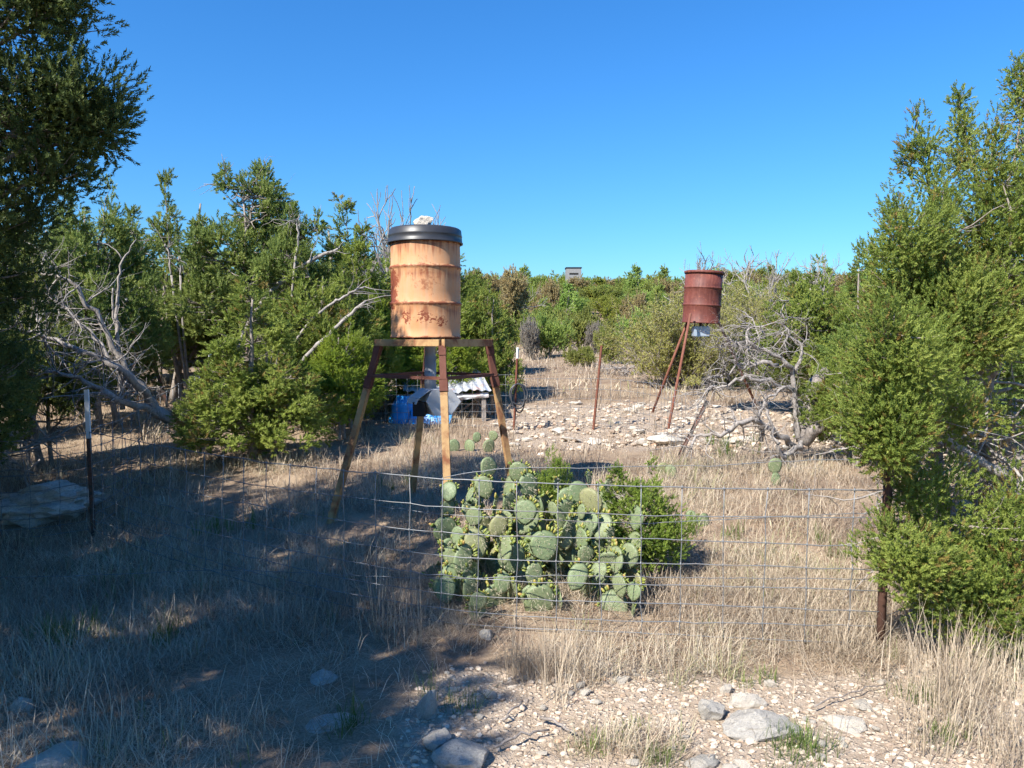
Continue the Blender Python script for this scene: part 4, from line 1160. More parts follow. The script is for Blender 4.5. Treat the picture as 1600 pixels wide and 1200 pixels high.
# ------------------------------------------------------------------ woven wire fences
HOFF = np.array([0, 6, 11.5, 16.5, 21, 25, 28.5, 31.5]) * 0.0254 * 1.05
def resample(pts, step):
    pts = np.asarray(pts, float); s = np.r_[0, np.cumsum(np.linalg.norm(np.diff(pts, axis=0), axis=1))]
    n = max(2, int(round(s[-1] / step)) + 1); q = np.linspace(0, s[-1], n)
    return np.stack([np.interp(q, s, pts[:, i]) for i in range(3)], -1)
def wire_fence(top_pts, label, step, r, seed, hoff=HOFF, smooth=True):
    rng = np.random.default_rng(seed)
    top = np.asarray(top_pts, float)
    fine = resample(top, 0.05)
    if smooth:
        for _ in range(12): fine[1:-1] = (fine[:-2] + 2 * fine[1:-1] + fine[2:]) / 4
    o0 = fine[len(fine) // 2].copy(); base = Vector((o0[0], o0[1], Hs(o0[0], o0[1])))
    o = thing('wire_fence', base, label, 'fence')
    lean_n = rng.normal(0, 0.01)
    fine = resample(fine, 0.11)
    wires = []
    for h in hoff:
        w = fine - np.array(base); w[:, 2] -= h
        ph = rng.uniform(0, 6); ss = np.arange(len(w)) * 0.11
        w[:, 2] += 0.006 * np.sin(ss * 2.1 + ph) + rng.normal(0, 0.0025, len(w))
        w[:, 1] += 0.012 * np.sin(ss * 1.3 + ph * 0.7)
        wires.append(w)
        bb = Buf(); tube(bb, w, r * (1.25 if h in (hoff[0], hoff[-1]) else 1.0), 5); obj('line_wire', bb.mesh('line_wire', True), M_WIRE, o)
    ss = np.arange(len(fine)) * 0.11
    n = int(ss[-1] / step); kn = Buf()
    for i in range(n + 1):
        s_ = i * step + rng.normal(0, 0.008)
        pts_ = []
        lean_ = rng.normal(0, 0.012)
        for j, w in enumerate(wires):
            q = np.array([np.interp(s_ + lean_ * j / 7 + rng.normal(0, 0.003), ss, w[:, c]) for c in range(3)]); pts_.append(q)
        bb = Buf(); tube(bb, np.array(pts_), r, 5); obj('stay_wire', bb.mesh('stay_wire', True), M_WIRE, o)
        for q in pts_: tube(kn, np.array([q - (0, 0, r * 3.2), q, q + (0, 0, r * 3.2)]), [r * 1.3, r * 2.1, r * 1.3], 5)
    obj('knots', kn.mesh('knots', True), M_WIRE, o)['kind'] = 'stuff'
    return o
front_top = [P(141, 675, 6.46), P(239, 695, 5.75), P(318, 708, 5.33), P(400, 719, 5.0), P(511, 733, 4.67), P(600, 742, 4.48), P(690, 750, 4.33), P(820, 755, 4.22), P(960, 758, 4.16), P(1200, 762, 4.10), P(1382, 765, 4.06)]
wire_fence(front_top, 'woven wire fence curving across the foreground in front of the cactus', 0.226, 0.0029, 1)
lt = [np.array(P(138, 672, 6.54))]
for k in range(1, 7):
    q = np.array(pl) * (1 - k / 6) + np.array(pb) * k / 6; lt.append(np.array([q[0], q[1], max(Hs(q[0], q[1]) + 0.80, lerp(lt[0][2], P(325, 611, 10.4).z, k / 6))]))
wire_fence(lt, 'woven wire fence running back along the shaded left side', 0.24, 0.0036, 2)
bk = []
for (px, d) in [(326, 10.45), (430, 10.7), (540, 11.0), (640, 11.2), (720, 11.2), (803, 11.15)]:
    g = G(px, d); bk.append((g.x, g.y, g.z + 0.80))
wire_fence(bk, 'woven wire back fence passing behind the orange feeder legs', 0.16, 0.0024, 3)
bk = []
for (px, d) in [(806, 11.15), (870, 11.2), (930, 11.25), (985, 10.9), (1030, 10.3), (1075, 9.0)]:
    g = G(px, d); bk.append((g.x, g.y, g.z + 0.74))
wire_fence(bk, 'rusty woven wire back fence below the red feeder', 0.16, 0.0024, 4)
lf = [np.array(P(132, 676, 6.46)), np.array(P(40, 690, 6.4)), np.array(P(-120, 690, 6.3))]
wire_fence(lf, 'woven wire fence leaving the view past the boulder on the left', 0.24, 0.003, 5)
rt = [np.array((x_, y_, Hs(x_, y_) + 0.82)) for x_, y_ in ((2.03, 4.1), (2.7, 4.55), (3.4, 5.0), (4.3, 5.6))]
wire_fence(rt, 'woven wire fence running on to the right behind the near juniper', 0.24, 0.0024, 6)


def barbed(pts, label, seed, r=0.0022):
    rng = np.random.default_rng(seed)
    w = resample([np.array(p) for p in pts], 0.06)
    for _ in range(10): w[1:-1] = (w[:-2] + 2 * w[1:-1] + w[2:]) / 4
    w[1:-1, 2] += rng.normal(0, 0.002, len(w) - 2)
    bb = Buf(); tube(bb, w, r, 5)
    for i in range(2, len(w) - 2, 2):
        t_ = w[i + 1] - w[i - 1]; t_ /= np.linalg.norm(t_)
        for q in range(2):
            n_ = np.cross(t_, rng.normal(size=3)); n_ /= np.linalg.norm(n_)
            tube(bb, np.array([w[i] - n_ * 0.013, w[i] + n_ * 0.013]), [0.001, 0.0012], 3)
    return tag(obj('barbed_wire', bb.mesh('barbed_wire', True), M_WIRE), label, 'wire')
barbed([P(694, 746, 4.36), P(745, 735, 4.33), P(820, 729, 4.28), P(912, 733, 4.22), P(1000, 727, 4.2), P(1105, 729, 4.17), P(1205, 721, 4.13), P(1360, 717, 4.09), P(1392, 716, 4.07)], 'highest barbed wire strand, above the front woven fence', 1)
barbed([P(560, 785, 4.6), P(690, 805, 4.38), P(780, 808, 4.28), P(880, 813, 4.23), P(950, 818, 4.21), P(1040, 817, 4.19), P(1180, 809, 4.15), P(1386, 800, 4.09)], 'middle barbed wire strand stretched across the prickly pear', 2)
barbed([P(0, 902, 4.7), P(100, 900, 4.7), P(190, 897, 4.75), P(330, 890, 4.85), P(480, 895, 4.7), P(640, 903, 4.45), P(740, 905, 4.33), P(840, 898, 4.26), P(940, 900, 4.22), P(1100, 903, 4.17), P(1386, 905, 4.09)], 'lowest barbed wire strand running low across the whole foreground', 3)

# ------------------------------------------------------------------ prickly pear
def pad_mesh(seed, round_=1.0):
    rng = np.random.default_rng(seed)
    NS, NR = 20, 5
    V = []; Fq = []; F3 = []
    def outline(a):       # a from bottom
        x = math.sin(a); z = -math.cos(a)
        w = 0.40 * (1 + 0.16 * z) * round_
        if z < -0.6: w *= 1 - 0.35 * (-(z) - 0.6) / 0.4
        return x * w, 0.5 + z * 0.5
    ph = rng.uniform(0, 6)
    for side in (1, -1):
        for r_ in range(NR + 1):
            rho = r_ / NR
            for i in range(NS):
                a = 2 * math.pi * i / NS
                ox, oz = outline(a)
                wv = 1 + 0.025 * math.sin(3 * a + ph) + 0.015 * math.sin(5 * a + 2 * ph)
                x = ox * rho * wv; z = 0.5 + (oz - 0.5) * rho * wv
                th = 0.055 * math.sqrt(max(0, 1 - rho ** 2.6)) * (1.15 - 0.4 * z)
                bend = 0.05 * math.sin(2.2 * z + ph) + 0.05 * x * math.sin(ph * 3)
                V.append((x, side * th + bend, z))
    off2 = (NR + 1) * NS
    for sd in (0, 1):
        for r_ in range(NR):
            for i in range(NS):
                j = (i + 1) % NS
                a, b_, c, d = sd * off2 + r_ * NS + i, sd * off2 + r_ * NS + j, sd * off2 + (r_ + 1) * NS + j, sd * off2 + (r_ + 1) * NS + i
                Fq.append((a, b_, c, d) if sd else (d, c, b_, a))
    bb = Buf(); bb.add(np.array(V), None, Fq)
    me = bb.mesh('pad', True)
    bm = bmesh.new(); bm.from_mesh(me); bmesh.ops.remove_doubles(bm, verts=bm.verts[:], dist=0.0015); bmesh.ops.recalc_face_normals(bm, faces=bm.faces[:]); bm.to_mesh(me); bm.free()
    me.polygons.foreach_set('use_smooth', np.ones(len(me.polygons), bool))
    me.materials.append(M_CACT)
    # buds along the upper rim
    bb = Buf()
    nb = 14
    for i in range(nb):
        a = math.pi + rng.uniform(-1.25, 1.25)
        ox, oz = outline(a)
        base = np.array([ox * 0.97, 0.03 * math.sin(2.2 * oz + ph) + rng.normal(0, 0.015), 0.5 + (oz - 0.5) * 0.98])
        d = np.array([math.sin(a) * 0.9, rng.normal(0, 0.35), -math.cos(a)]); d /= np.linalg.norm(d)
        L = rng.uniform(0.09, 0.19)
        tube(bb, np.array([base, base + d * L * 0.45, base + d * L * 0.85, base + d * L]), np.array([0.022, 0.042, 0.036, 0.014]), 6, rng.random())
    mb = bb.mesh('buds', True); mb.materials.append(M_BUD)
    # spines
    bb = Buf()
    for i in range(46):
        a = rng.uniform(0, 6.28); rho = math.sqrt(rng.random()) * 0.95
        ox, oz = outline(a); x = ox * rho; z = 0.5 + (oz - 0.5) * rho
        for sd in (-1,):
            p = np.array([x, sd * 0.05 * math.sqrt(max(0, 1 - rho ** 2.6)) + 0.05 * math.sin(2.2 * z + ph) + 0.05 * x * math.sin(ph * 3), z])
            for q in range(2):
                d = np.array([rng.normal(0, 0.5), sd, rng.normal(-0.3, 0.5)]); d /= np.linalg.norm(d)
                tube(bb, np.array([p, p + d * rng.uniform(0.07, 0.14)]), [0.004, 0.001], 3, 0.5, cap=False)
    ms = bb.mesh('spines'); ms.materials.append(M_SPINE)
    return me, mb, ms
t = NT('cactus_spine'); M_SPINE = t.set((0.5, 0.45, 0.32), 0.6)
PADS = [pad_mesh(300 + i, r) for i, r in enumerate((1.0, 1.1, 0.85, 1.02, 0.95))]
cb_ = G(890, 4.75)
cact = thing('prickly_pear', cb_, 'large prickly pear cactus clump in front of the orange feeder', 'cactus')
rngc = np.random.default_rng(8)
def pad(parent, org, pos, hgt, yaw, tilt, roll, k=None, buds=None):
    k = int(rngc.integers(5)) if k is None else k
    o = obj('pad', PADS[k][0], None, parent)
    o.location = Vector(pos) - Vector(org); o.scale = (hgt, hgt, hgt)
    o.rotation_euler = (tilt, roll, yaw)
    if buds if buds is not None else rngc.random() < 0.8: obj('buds', PADS[k][1], None, o)['kind'] = 'stuff'
    obj('spines', PADS[k][2], None, o)['kind'] = 'stuff'
    return o
Z4 = [(400, 245, 130, 100), (545, 262, 110, 100), (405, 345, 85, 110), (638, 330, 105, 120), (858, 378, 105, 115), (980, 420, 85, 140), (500, 415, 70, 90), (605, 440, 80, 90), (575, 520, 115, 135), (800, 490, 75, 140),
      (715, 660, 115, 150), (540, 722, 135, 155), (355, 650, 135, 155), (845, 812, 105, 135), (905, 695, 115, 95), (1170, 510, 70, 120), (1130, 715, 50, 85), (203, 370, 90, 95), (225, 590, 85, 85), (1048, 330, 55, 70),
      (1055, 600, 80, 90), (265, 800, 125, 120), (350, 940, 90, 95), (200, 880, 110, 130), (700, 880, 95, 100), (1110, 860, 65, 115), (1160, 890, 60, 90), (670, 800, 90, 110), (740, 455, 60, 70), (430, 540, 95, 120), (320, 490, 85, 100),
      (820, 620, 90, 95), (470, 840, 105, 110), (940, 560, 90, 100), (760, 330, 70, 80), (940, 300, 70, 70), (300, 380, 60, 75), (1010, 720, 70, 90), (890, 470, 60, 80)]
for i, (X4, Y4, w4, h4) in enumerate(Z4):
    px, py = 640 + X4 / 3.333, 660 + Y4 / 3.333
    d = 4.42 + 0.85 * (1 - (Y4 - 200) / 760) + rngc.uniform(-0.08, 0.08)
    hgt = h4 / 3.333 / F * d * 1.18
    v = P(px, py + h4 / 6.67, d)
    yaw = rngc.uniform(-0.6, 0.6) if w4 > 80 else rngc.choice([-1, 1]) * rngc.uniform(0.7, 1.1)
    gz = Hs(v.x, v.y)
    pad(cact, cb_, v, max(hgt, 0.1), yaw, rngc.uniform(-0.4, 0.3), rngc.uniform(-0.5, 0.5), 1 if w4 / h4 > 1.05 else None)
    # pads below carrying it down to the ground
    z = v.z; x, y = v.x, v.y; n_ = 0
    while z > gz + 0.05 and n_ < 5:
        hh_ = rngc.uniform(0.13, 0.26); z -= hh_ * 0.86
        x += rngc.normal(0, 0.05); y += rngc.uniform(0.0, 0.07)
        pad(cact, cb_, (x, y, max(z, gz - 0.06)), hh_, rngc.uniform(-1.5, 1.5), rngc.uniform(-0.4, 0.4), rngc.uniform(-0.6, 0.6)); n_ += 1
for _ in range(34):       # inner pads filling the mound
    px = rngc.uniform(705, 985); d = rngc.uniform(4.55, 5.15); g = G(px, d)
    zt_ = 0.42 * (1 - ((px - 850) / 190) ** 2) + 0.12
    pad(cact, cb_, (g.x, g.y, g.z + rngc.uniform(0.02, max(zt_, 0.1)) - 0.04), rngc.uniform(0.13, 0.21), rngc.uniform(-1.2, 1.2), rngc.uniform(-0.4, 0.4), rngc.uniform(-0.5, 0.5))
# small cacti
def small_cactus(px, d, specs, label):
    b0 = G(px, d); o = thing('prickly_pear', b0, label, 'cactus')
    for (dx, dz, h_, yaw, roll) in specs: pad(o, b0, (b0.x + dx, b0.y + rngc.uniform(-.05, .05), b0.z + dz), h_, yaw, 0, roll, buds=False)
small_cactus(740, 9.4, [(-0.26, -0.05, 0.2, 0.3, 0.1), (-0.05, -0.05, 0.19, -0.4, 0), (0.02, 0.09, 0.14, 0.2, 0.2), (0.2, -0.05, 0.2, 0.5, -0.1), (0.22, 0.11, 0.14, -0.3, 0.3)], 'small pale prickly pear in the grass inside the back fence')
small_cactus(1214, 7.3, [(0, -0.02, 0.15, 0.1, 0.0), (0.0, 0.1, 0.17, 0.1, 0.05)], 'single round prickly pear pad below the dead branches')
small_cactus(1102, 6.0, [(0, -0.06, 0.16, 0.3, 0.2), (-0.05, 0.0, 0.13, -0.2, -0.4)], 'tiny prickly pear in dry grass right of the juniper shrub')
small_cactus(1035, 7.6, [(0, 0.0, 0.17, 0.3, 0.3), (0.12, 0.0, 0.15, -0.3, -0.2)], 'pale pads of a cactus left of the leaning post base')

# thin dead sapling by the small cactus
def dead_thing(name, loc, builder, label, cat, mat=None):
    o = thing(name, loc, label, cat); bb = Buf(); builder(bb); obj('branches', bb.mesh('branches', True), mat or M_DEAD, o); return o
rr = np.random.default_rng(3)
def f(bb):
    wander(bb, (0, 0, -0.05), (0.15, 0, 1), 0.42, 0.008, rr, 2, 3, 0.25, up=0.08)
dead_thing('dead_sapling', G(738, 7.2), f, 'thin dark dead sapling between the feeder and its right leg', 'branch', M_DEADDARK)

# ------------------------------------------------------------------ dead wood
# tangle of dead oak on the right
bT = G(1245, 8.6)
def T(px, py, d):
    v = P(px, py, d); return np.array((v.x - bT.x, v.y - bT.y, v.z - bT.z))
def limb(bb, pl_, radii, rng, n=16, jit=0.02, k=8, tint=0.6):
    pts_ = np.array([T(*p) for p in pl_]); s = np.linspace(0, 1, len(pts_)); q = np.linspace(0, 1, n)
    c = np.stack([np.interp(q, s, pts_[:, i]) for i in range(3)], -1)
    c[1:-1] = (c[:-2] + 2 * c[1:-1] + c[2:]) / 4; c[1:-1] += rng.normal(0, jit, (n - 2, 3))
    tube(bb, c, np.interp(q, np.linspace(0, 1, len(radii)), radii), k, tint, knob=0.13); return c
o = thing('dead_tree', bT, 'tangle of twisted grey dead oak branches right of the leaning post', 'dead tree')
rr = np.random.default_rng(14)
bb = Buf()
limb(bb, [(1255, 690, 8.4), (1262, 650, 8.5), (1270, 610, 8.6), (1292, 578, 8.7)], [0.085, 0.07, 0.085, 0.05], rr, 10, 0.012, 10)
limb(bb, [(1255, 690, 8.4), (1275, 668, 8.3), (1295, 650, 8.3), (1312, 652, 8.3), (1340, 656, 8.2)], [0.08, 0.075, 0.06, 0.045, 0.02], rr, 12, 0.012, 9)
obj('stump', bb.mesh('stump', True), M_DEADDARK, o)
bb = Buf(); lim = []
lim.append(limb(bb, [(1250, 690, 8.4), (1243, 640, 8.4), (1240, 585, 8.4), (1225, 560, 8.3), (1200, 548, 8.3), (1182, 545, 8.3)], [0.036, 0.032, 0.028, 0.024, 0.02, 0.014], rr, 20, 0.015))
lim.append(limb(bb, [(1182, 545, 8.3), (1165, 530, 8.3), (1170, 508, 8.3), (1190, 512, 8.3), (1195, 528, 8.3)], [0.018, 0.016, 0.014, 0.011, 0.007], rr, 12, 0.012, 6))
lim.append(limb(bb, [(1245, 700, 8.3), (1215, 675, 8.0), (1180, 655, 7.9), (1155, 660, 7.8), (1125, 680, 7.8), (1095, 675, 7.9), (1078, 700, 7.8)], [0.036, 0.032, 0.03, 0.026, 0.022, 0.018, 0.009], rr, 22, 0.015))
lim.append(limb(bb, [(1190, 690, 8.1), (1185, 650, 8.0), (1200, 620, 8.2), (1230, 605, 8.3)], [0.022, 0.019, 0.016, 0.012], rr, 14, 0.015, 7))
lim.append(limb(bb, [(1240, 610, 8.4), (1200, 600, 8.2), (1160, 590, 8.1), (1120, 605, 8.1), (1100, 615, 8.1)], [0.028, 0.022, 0.02, 0.014, 0.006], rr, 18, 0.025, 6))
lim.append(limb(bb, [(1215, 570, 8.3), (1180, 565, 8.2), (1150, 575, 8.2), (1125, 590, 8.2)], [0.024, 0.018, 0.012, 0.006], rr, 14, 0.02, 6))
lim.append(limb(bb, [(1252, 690, 8.3), (1225, 720, 8.0), (1210, 690, 7.9), (1200, 640, 8.0)], [0.035, 0.03, 0.025, 0.015], rr, 16, 0.02, 6))
lim.append(limb(bb, [(1240, 585, 8.4), (1255, 545, 8.4), (1230, 520, 8.4), (1215, 490, 8.4), (1232, 470, 8.4)], [0.022, 0.016, 0.012, 0.008, 0.004], rr, 16, 0.02, 5))
lim.append(limb(bb, [(1182, 545, 8.3), (1150, 535, 8.3), (1130, 540, 8.3)], [0.016, 0.01, 0.004], rr, 10, 0.02, 5))
obj('limb', bb.mesh('limb', True), M_DEAD, o)
bb = Buf()
for c in lim:
    for _ in range(22):
        i = rr.integers(2, len(c)); d = rr.normal(0, 1, 3) * np.array([1, 0.7, 0.8]) + np.array([-0.35, 0, -0.1])
        wander(bb, c[i], d, rr.uniform(0.2, 0.5), rr.uniform(0.004, 0.010), rr, 2 if rr.random() < 0.55 else 1, 4, 0.55, 0.7, -0.05, 6)
obj('twigs', bb.mesh('twigs', True), M_DEAD, o)

# fallen dead juniper in the left shade
bF = G(250, 8.3)
bT = bF
o = thing('dead_tree', bF, 'fallen grey dead juniper leaning left with bare trunks and white branches', 'dead tree')
rr = np.random.default_rng(15); bb = Buf(); lim = []
lim.append(limb(bb, [(265, 655, 8.2), (235, 630, 8.1), (195, 570, 8.0), (150, 490, 7.9), (110, 440, 7.8), (60, 425, 7.8)], [0.07, 0.042, 0.030, 0.024, 0.018, 0.008], rr, 22, 0.015, 9))
lim.append(limb(bb, [(235, 630, 8.1), (190, 585, 8.1), (130, 510, 8.2), (80, 465, 8.2)], [0.034, 0.026, 0.018, 0.01], rr, 18, 0.015, 8))
lim.append(limb(bb, [(250, 645, 8.2), (190, 575, 7.6), (120, 545, 7.5), (60, 520, 7.5), (10, 515, 7.5)], [0.05, 0.032, 0.024, 0.017, 0.009], rr, 20, 0.015, 8))
lim.append(limb(bb, [(250, 650, 8.2), (180, 620, 7.5), (120, 590, 7.4), (60, 575, 7.3)], [0.045, 0.03, 0.022, 0.01], rr, 18, 0.015, 8))
obj('trunk', bb.mesh('trunk', True), M_DEAD, o)
bb = Buf()
for c in lim:
    for _ in range(30):
        i = rr.integers(3, len(c)); d = rr.normal(0, 1, 3) + np.array([-0.3, -0.1, 0.1])
        wander(bb, c[i], d, rr.uniform(0.25, 0.7), rr.uniform(0.005, 0.012), rr, 1, 4, 0.35, 0.7, 0.0, 6)
obj('twigs', bb.mesh('twigs', True), M_DEAD, o)
# forked white snag
bT = G(184, 8.0)
o = thing('dead_tree', bT, 'slender forked white snag standing above the fallen dead juniper', 'dead tree'); bb = Buf()
limb(bb, [(192, 640, 8.0), (186, 560, 8.0), (181, 500, 8.0), (184, 440, 8.0), (190, 405, 8.0), (212, 375, 8.0)], [0.025, 0.022, 0.018, 0.014, 0.011, 0.005], rr, 20, 0.008, 6)
limb(bb, [(184, 540, 8.0), (177, 490, 8.0), (176, 450, 8.0)], [0.013, 0.012, 0.008], rr, 10, 0.006, 6)
limb(bb, [(190, 405, 8.0), (175, 385, 8.0), (160, 380, 8.0)], [0.008, 0.006, 0.003], rr, 8, 0.006, 5)
obj('branches', bb.mesh('branches', True), M_DEAD, o)
# bare leaning poles in the left thicket
for pl_, rad, lab in [(((490, 545, 10.6), (530, 505, 10.6), (572, 470, 10.6)), [0.03, 0.028, 0.018], 'lower bare grey pole leaning right through the bushy juniper'),
                      (((510, 480, 10.9), (540, 462, 10.9), (570, 448, 10.9)), [0.02, 0.02, 0.012], 'short upper bare branch leaning right above the lower pole'),
                      (((460, 425, 11.6), (490, 405, 11.6), (530, 388, 11.6)), [0.04, 0.035, 0.018], 'bare grey limb lying across the thicket below the tallest juniper'),
                      (((268, 430, 12.3), (262, 390, 12.3), (258, 382, 12.3)), [0.018, 0.016, 0.012], 'left one of two short bare stems in the left thicket'),
                      (((282, 430, 12.3), (280, 395, 12.3), (279, 385, 12.3)), [0.018, 0.016, 0.012], 'right one of two short bare stems in the left thicket'),
                      (((462, 400, 11.4), (467, 365, 11.4), (463, 345, 11.4), (468, 335, 11.4)), [0.018, 0.015, 0.012, 0.006], 'crooked upright bare stem below the tallest juniper')]:
    bT = G(pl_[0][0], pl_[0][2]); o = thing('dead_branch', bT, lab, 'branch'); bb = Buf()
    base_pt = T(*pl_[0])
    c = limb(bb, pl_, rad, rr, 12, 0.008, 6)
    # carry it down to the ground inside the thicket
    dd = c[0] - c[3]; dd /= np.linalg.norm(dd); hz = c[0][2]
    e1 = c[0] + dd * 0.5 * hz; e2 = np.array([e1[0] + dd[0] * 0.3, e1[1] + 0.3, -0.1])
    tube(bb, bez(c[0], e1, e2, 9), rad[0] * np.linspace(1, 1.3, 9), 6)
    for _ in range(5): wander(bb, c[rr.integers(3, 12)], rr.normal(0, 1, 3) + np.array([0.3, 0, 0.4]), rr.uniform(0.2, 0.6), 0.008, rr, 1, 3, 0.3)
    obj('pole', bb.mesh('pole', True), M_DEAD, o)
# brush at left edge foreground and brush pile in the clearing
bT = G(30, 7.4); o = thing('brush_pile', bT, 'heap of grey broken branches in shade left of the white topped post', 'brush pile'); bb = Buf()
for _ in range(26):
    wander(bb, (rr.uniform(-0.6, 0.35), rr.uniform(-0.3, 0.5), rr.uniform(0.05, 0.7)), (rr.normal(0, 1), rr.normal(0, 0.5), rr.normal(0.05, 0.3)), rr.uniform(0.4, 0.9), rr.uniform(0.006, 0.016), rr, 1, 3, 0.25)
obj('sticks', bb.mesh('sticks', True), M_DEAD, o)
bT = G(965, 19.5); o = thing('brush_pile', bT, 'pale dead brush pile lying at the edge of the olive shrub', 'brush pile'); bb = Buf()
for _ in range(34):
    wander(bb, (rr.uniform(-0.45, 0.45), rr.uniform(-0.3, 0.3), rr.uniform(0.0, 0.2)), (rr.normal(0, 1), rr.normal(0, 0.5), rr.normal(0.25, 0.3)), rr.uniform(0.3, 0.7), rr.uniform(0.008, 0.02), rr, 1, 3, 0.35)
obj('sticks', bb.mesh('sticks', True), M_DEAD, o)
# dead lower branches under the right juniper
bT = G(1545, 4.75); o = thing('dead_branch', bT, 'grey dead branches fallen under the tall near right juniper', 'branch'); bb = Buf()
for _ in range(95):
    wander(bb, (rr.uniform(-0.45, 0.6), rr.uniform(-0.3, 0.7), rr.uniform(0.35, 1.35)), (rr.normal(0, 1), rr.normal(0, 0.5), rr.normal(-0.25, 0.35)), rr.uniform(0.4, 1.0), rr.uniform(0.005, 0.016), rr, 1, 4, 0.3)
c = limb(bb, [(1395, 620, 4.6), (1450, 660, 4.6), (1510, 710, 4.6), (1570, 745, 4.6)], [0.014, 0.022, 0.03, 0.035], rr, 14, 0.01, 7)
obj('branches', bb.mesh('branches', True), M_DEAD, o)
# sticks on the ground in front
for (p0, p1, r_, lab) in [((845, 1130), (905, 1158), 0.008, 'short brown stick on the gravel left of the grass patch'), ((770, 1178), (860, 1150), 0.007, 'thin stick pointing at the rounded rock'), ((1285, 1108), (1400, 1072), 0.004, 'long thin curved twig on the bare dirt'),
                          ((785, 1135), (818, 1105), 0.006, 'small dark twig at the edge of the shade')]:
    d0, d1 = dpy(p0[1]), dpy(p1[1]); A = G(p0[0], d0); B_ = G(p1[0], d1)
    bb = Buf(); q = np.linspace(0, 1, 9)[:, None]; c = np.array([0, 0, 0.012]) * 1.0 + (np.array(B_) - np.array(A)) * q
    c[:, 2] += np.array([Hs(A.x + v[0], A.y + v[1]) - A.z for v in c]) * 0 + 0.015; c[1:-1] += rr.normal(0, 0.006, (7, 3)); c[:, 2] += 0.012 * np.sin(q[:, 0] * 3.1)
    tube(bb, c, r_ * np.linspace(1, 0.6, 9), 6); o = obj('stick', bb.mesh('stick', True), M_DEADDARK); o.location = A; tag(o, lab, 'stick')

# ------------------------------------------------------------------ low tin shelter, blue plastic, hose
sb = G(694, 12.4)
o = thing('tin_shelter', sb, 'low collapsed shelter roofed with bent corrugated tin behind the feeder legs', 'shelter')
def S(px, py, d):
    v = P(px, py, d); return Vector((v.x - sb.x, v.y - sb.y, v.z - sb.z))
def corr(name, c4, waves, amp, mat, seed, nu=60, nv=6):
    rg = np.random.default_rng(seed)
    a_, b_, c_, d_ = [np.array(v) for v in c4]
    u, v = np.meshgrid(np.linspace(0, 1, nu), np.linspace(0, 1, nv))
    Pp = (a_ * (1 - u)[..., None] + b_ * u[..., None]) * (1 - v)[..., None] + (d_ * (1 - u)[..., None] + c_ * u[..., None]) * v[..., None]
    nrm = np.cross(b_ - a_, d_ - a_); nrm /= np.linalg.norm(nrm)
    if nrm[2] < 0: nrm = -nrm
    Pp = Pp + nrm * (amp * np.sin(u * waves * 6.283) * (0.55 + 0.9 * fbm(u * 4, v * 3, seed + 5, 2)))[..., None] + nrm * (0.22 * (fbm(u * 3.2 + seed, v * 2.2, seed, 2) - 0.4) * (0.4 + 0.6 * v))[..., None]
    top_ = Pp.reshape(-1, 3); bot = top_ - nrm * 0.003
    i = (np.arange(nv - 1)[:, None] * nu + np.arange(nu - 1)[None]).ravel()
    fq = np.stack([i, i + 1, i + nu + 1, i + nu], -1)
    bb = Buf(); bb.add(top_, None, fq); bb.add(bot, None, fq[:, ::-1])
    obj(name, bb.mesh(name, True), mat, o)
corr('roof_sheet', (S(682, 613, 11.85), S(768, 610, 11.85), S(752, 582, 12.95), S(660, 582, 12.95)), 7, 0.018, M_GALV, 1)
corr('roof_sheet', (S(630, 612, 12.0), S(700, 616, 12.05), S(690, 588, 12.8), S(627, 590, 12.8)), 6, 0.018, M_GALV, 2)
corr('fascia_sheet', (S(700, 626, 11.88), S(764, 621, 11.88), S(763, 613, 11.9), S(698, 616, 11.9)), 1, 0.004, M_GALV, 3)
for (px, d) in [(640, 12.0), (700, 11.95), (756, 11.95), (640, 12.9), (745, 12.9)]:
    v = S(px, 615, d); g = G(px, d); bm = bmesh.new(); bar(bm, (v.x, v.y, g.z - sb.z - 0.1), (v.x, v.y, v.z - 0.02 if d < 12.5 else v.z + 0.1), 0.07, 0.07); obj('post', bm_mesh(bm, 'post'), M_DEADDARK, o)
for k in range(7):
    x0 = -0.62 + k * 0.19; bm = bmesh.new(); bar(bm, (x0, 0.42, -0.1), (x0 + rr.normal(0, 0.02), 0.42, 0.72), 0.16, 0.02); obj('back_board', bm_mesh(bm, 'back_board'), M_DEADDARK, o)
# loose timbers under the roof
o2 = thing('timber_heap', G(738, 12.2), 'dark broken timbers heaped beneath the bent tin roof', 'timber'); 
for k in range(9):
    bm = bmesh.new(); a_ = Vector((rr.uniform(-0.45, 0.35), rr.uniform(-0.15, 0.2), rr.uniform(0, 0.1))); d = Vector((rr.normal(0, 0.25), rr.normal(0, 0.1), rr.uniform(0.3, 0.5)))
    bar(bm, a_, a_ + d, 0.05, 0.03); obj('timber', bm_mesh(bm, 'timber'), M_DEADDARK, o2)
# blue half drum standing on end
bd = G(625, 11.75)
bb = Buf(); n_ = 20; th_ = np.linspace(math.radians(150), math.radians(330), n_); zz = np.linspace(-0.03, 0.42, 8)
Tt, Zz = np.meshgrid(th_, zz)
for s_, rv in ((1, 0.19), (-1, 0.183)):
    rad_ = rv + 0.012 * np.sin(Zz * 30) - 0.15 * np.clip(Zz - 0.25, 0, 1) ** 1.2
    V = np.stack([rad_ * np.cos(Tt) + 0.25 * (Zz), rad_ * np.sin(Tt), Zz], -1).reshape(-1, 3)
    i = (np.arange(7)[:, None] * n_ + np.arange(n_ - 1)[None]).ravel(); bb.add(V, None, np.stack([i, i + 1, i + n_ + 1, i + n_], -1))
ob = obj('blue_drum', bb.mesh('blue_drum', True), M_BLUE); ob.location = bd; ob.rotation_euler = (0, 0, 0.3)
tag(ob, 'cut half of a blue plastic drum standing at the shelter end', 'drum')
bd = G(672, 11.7); bb = Buf(); nu, nv = 26, 14
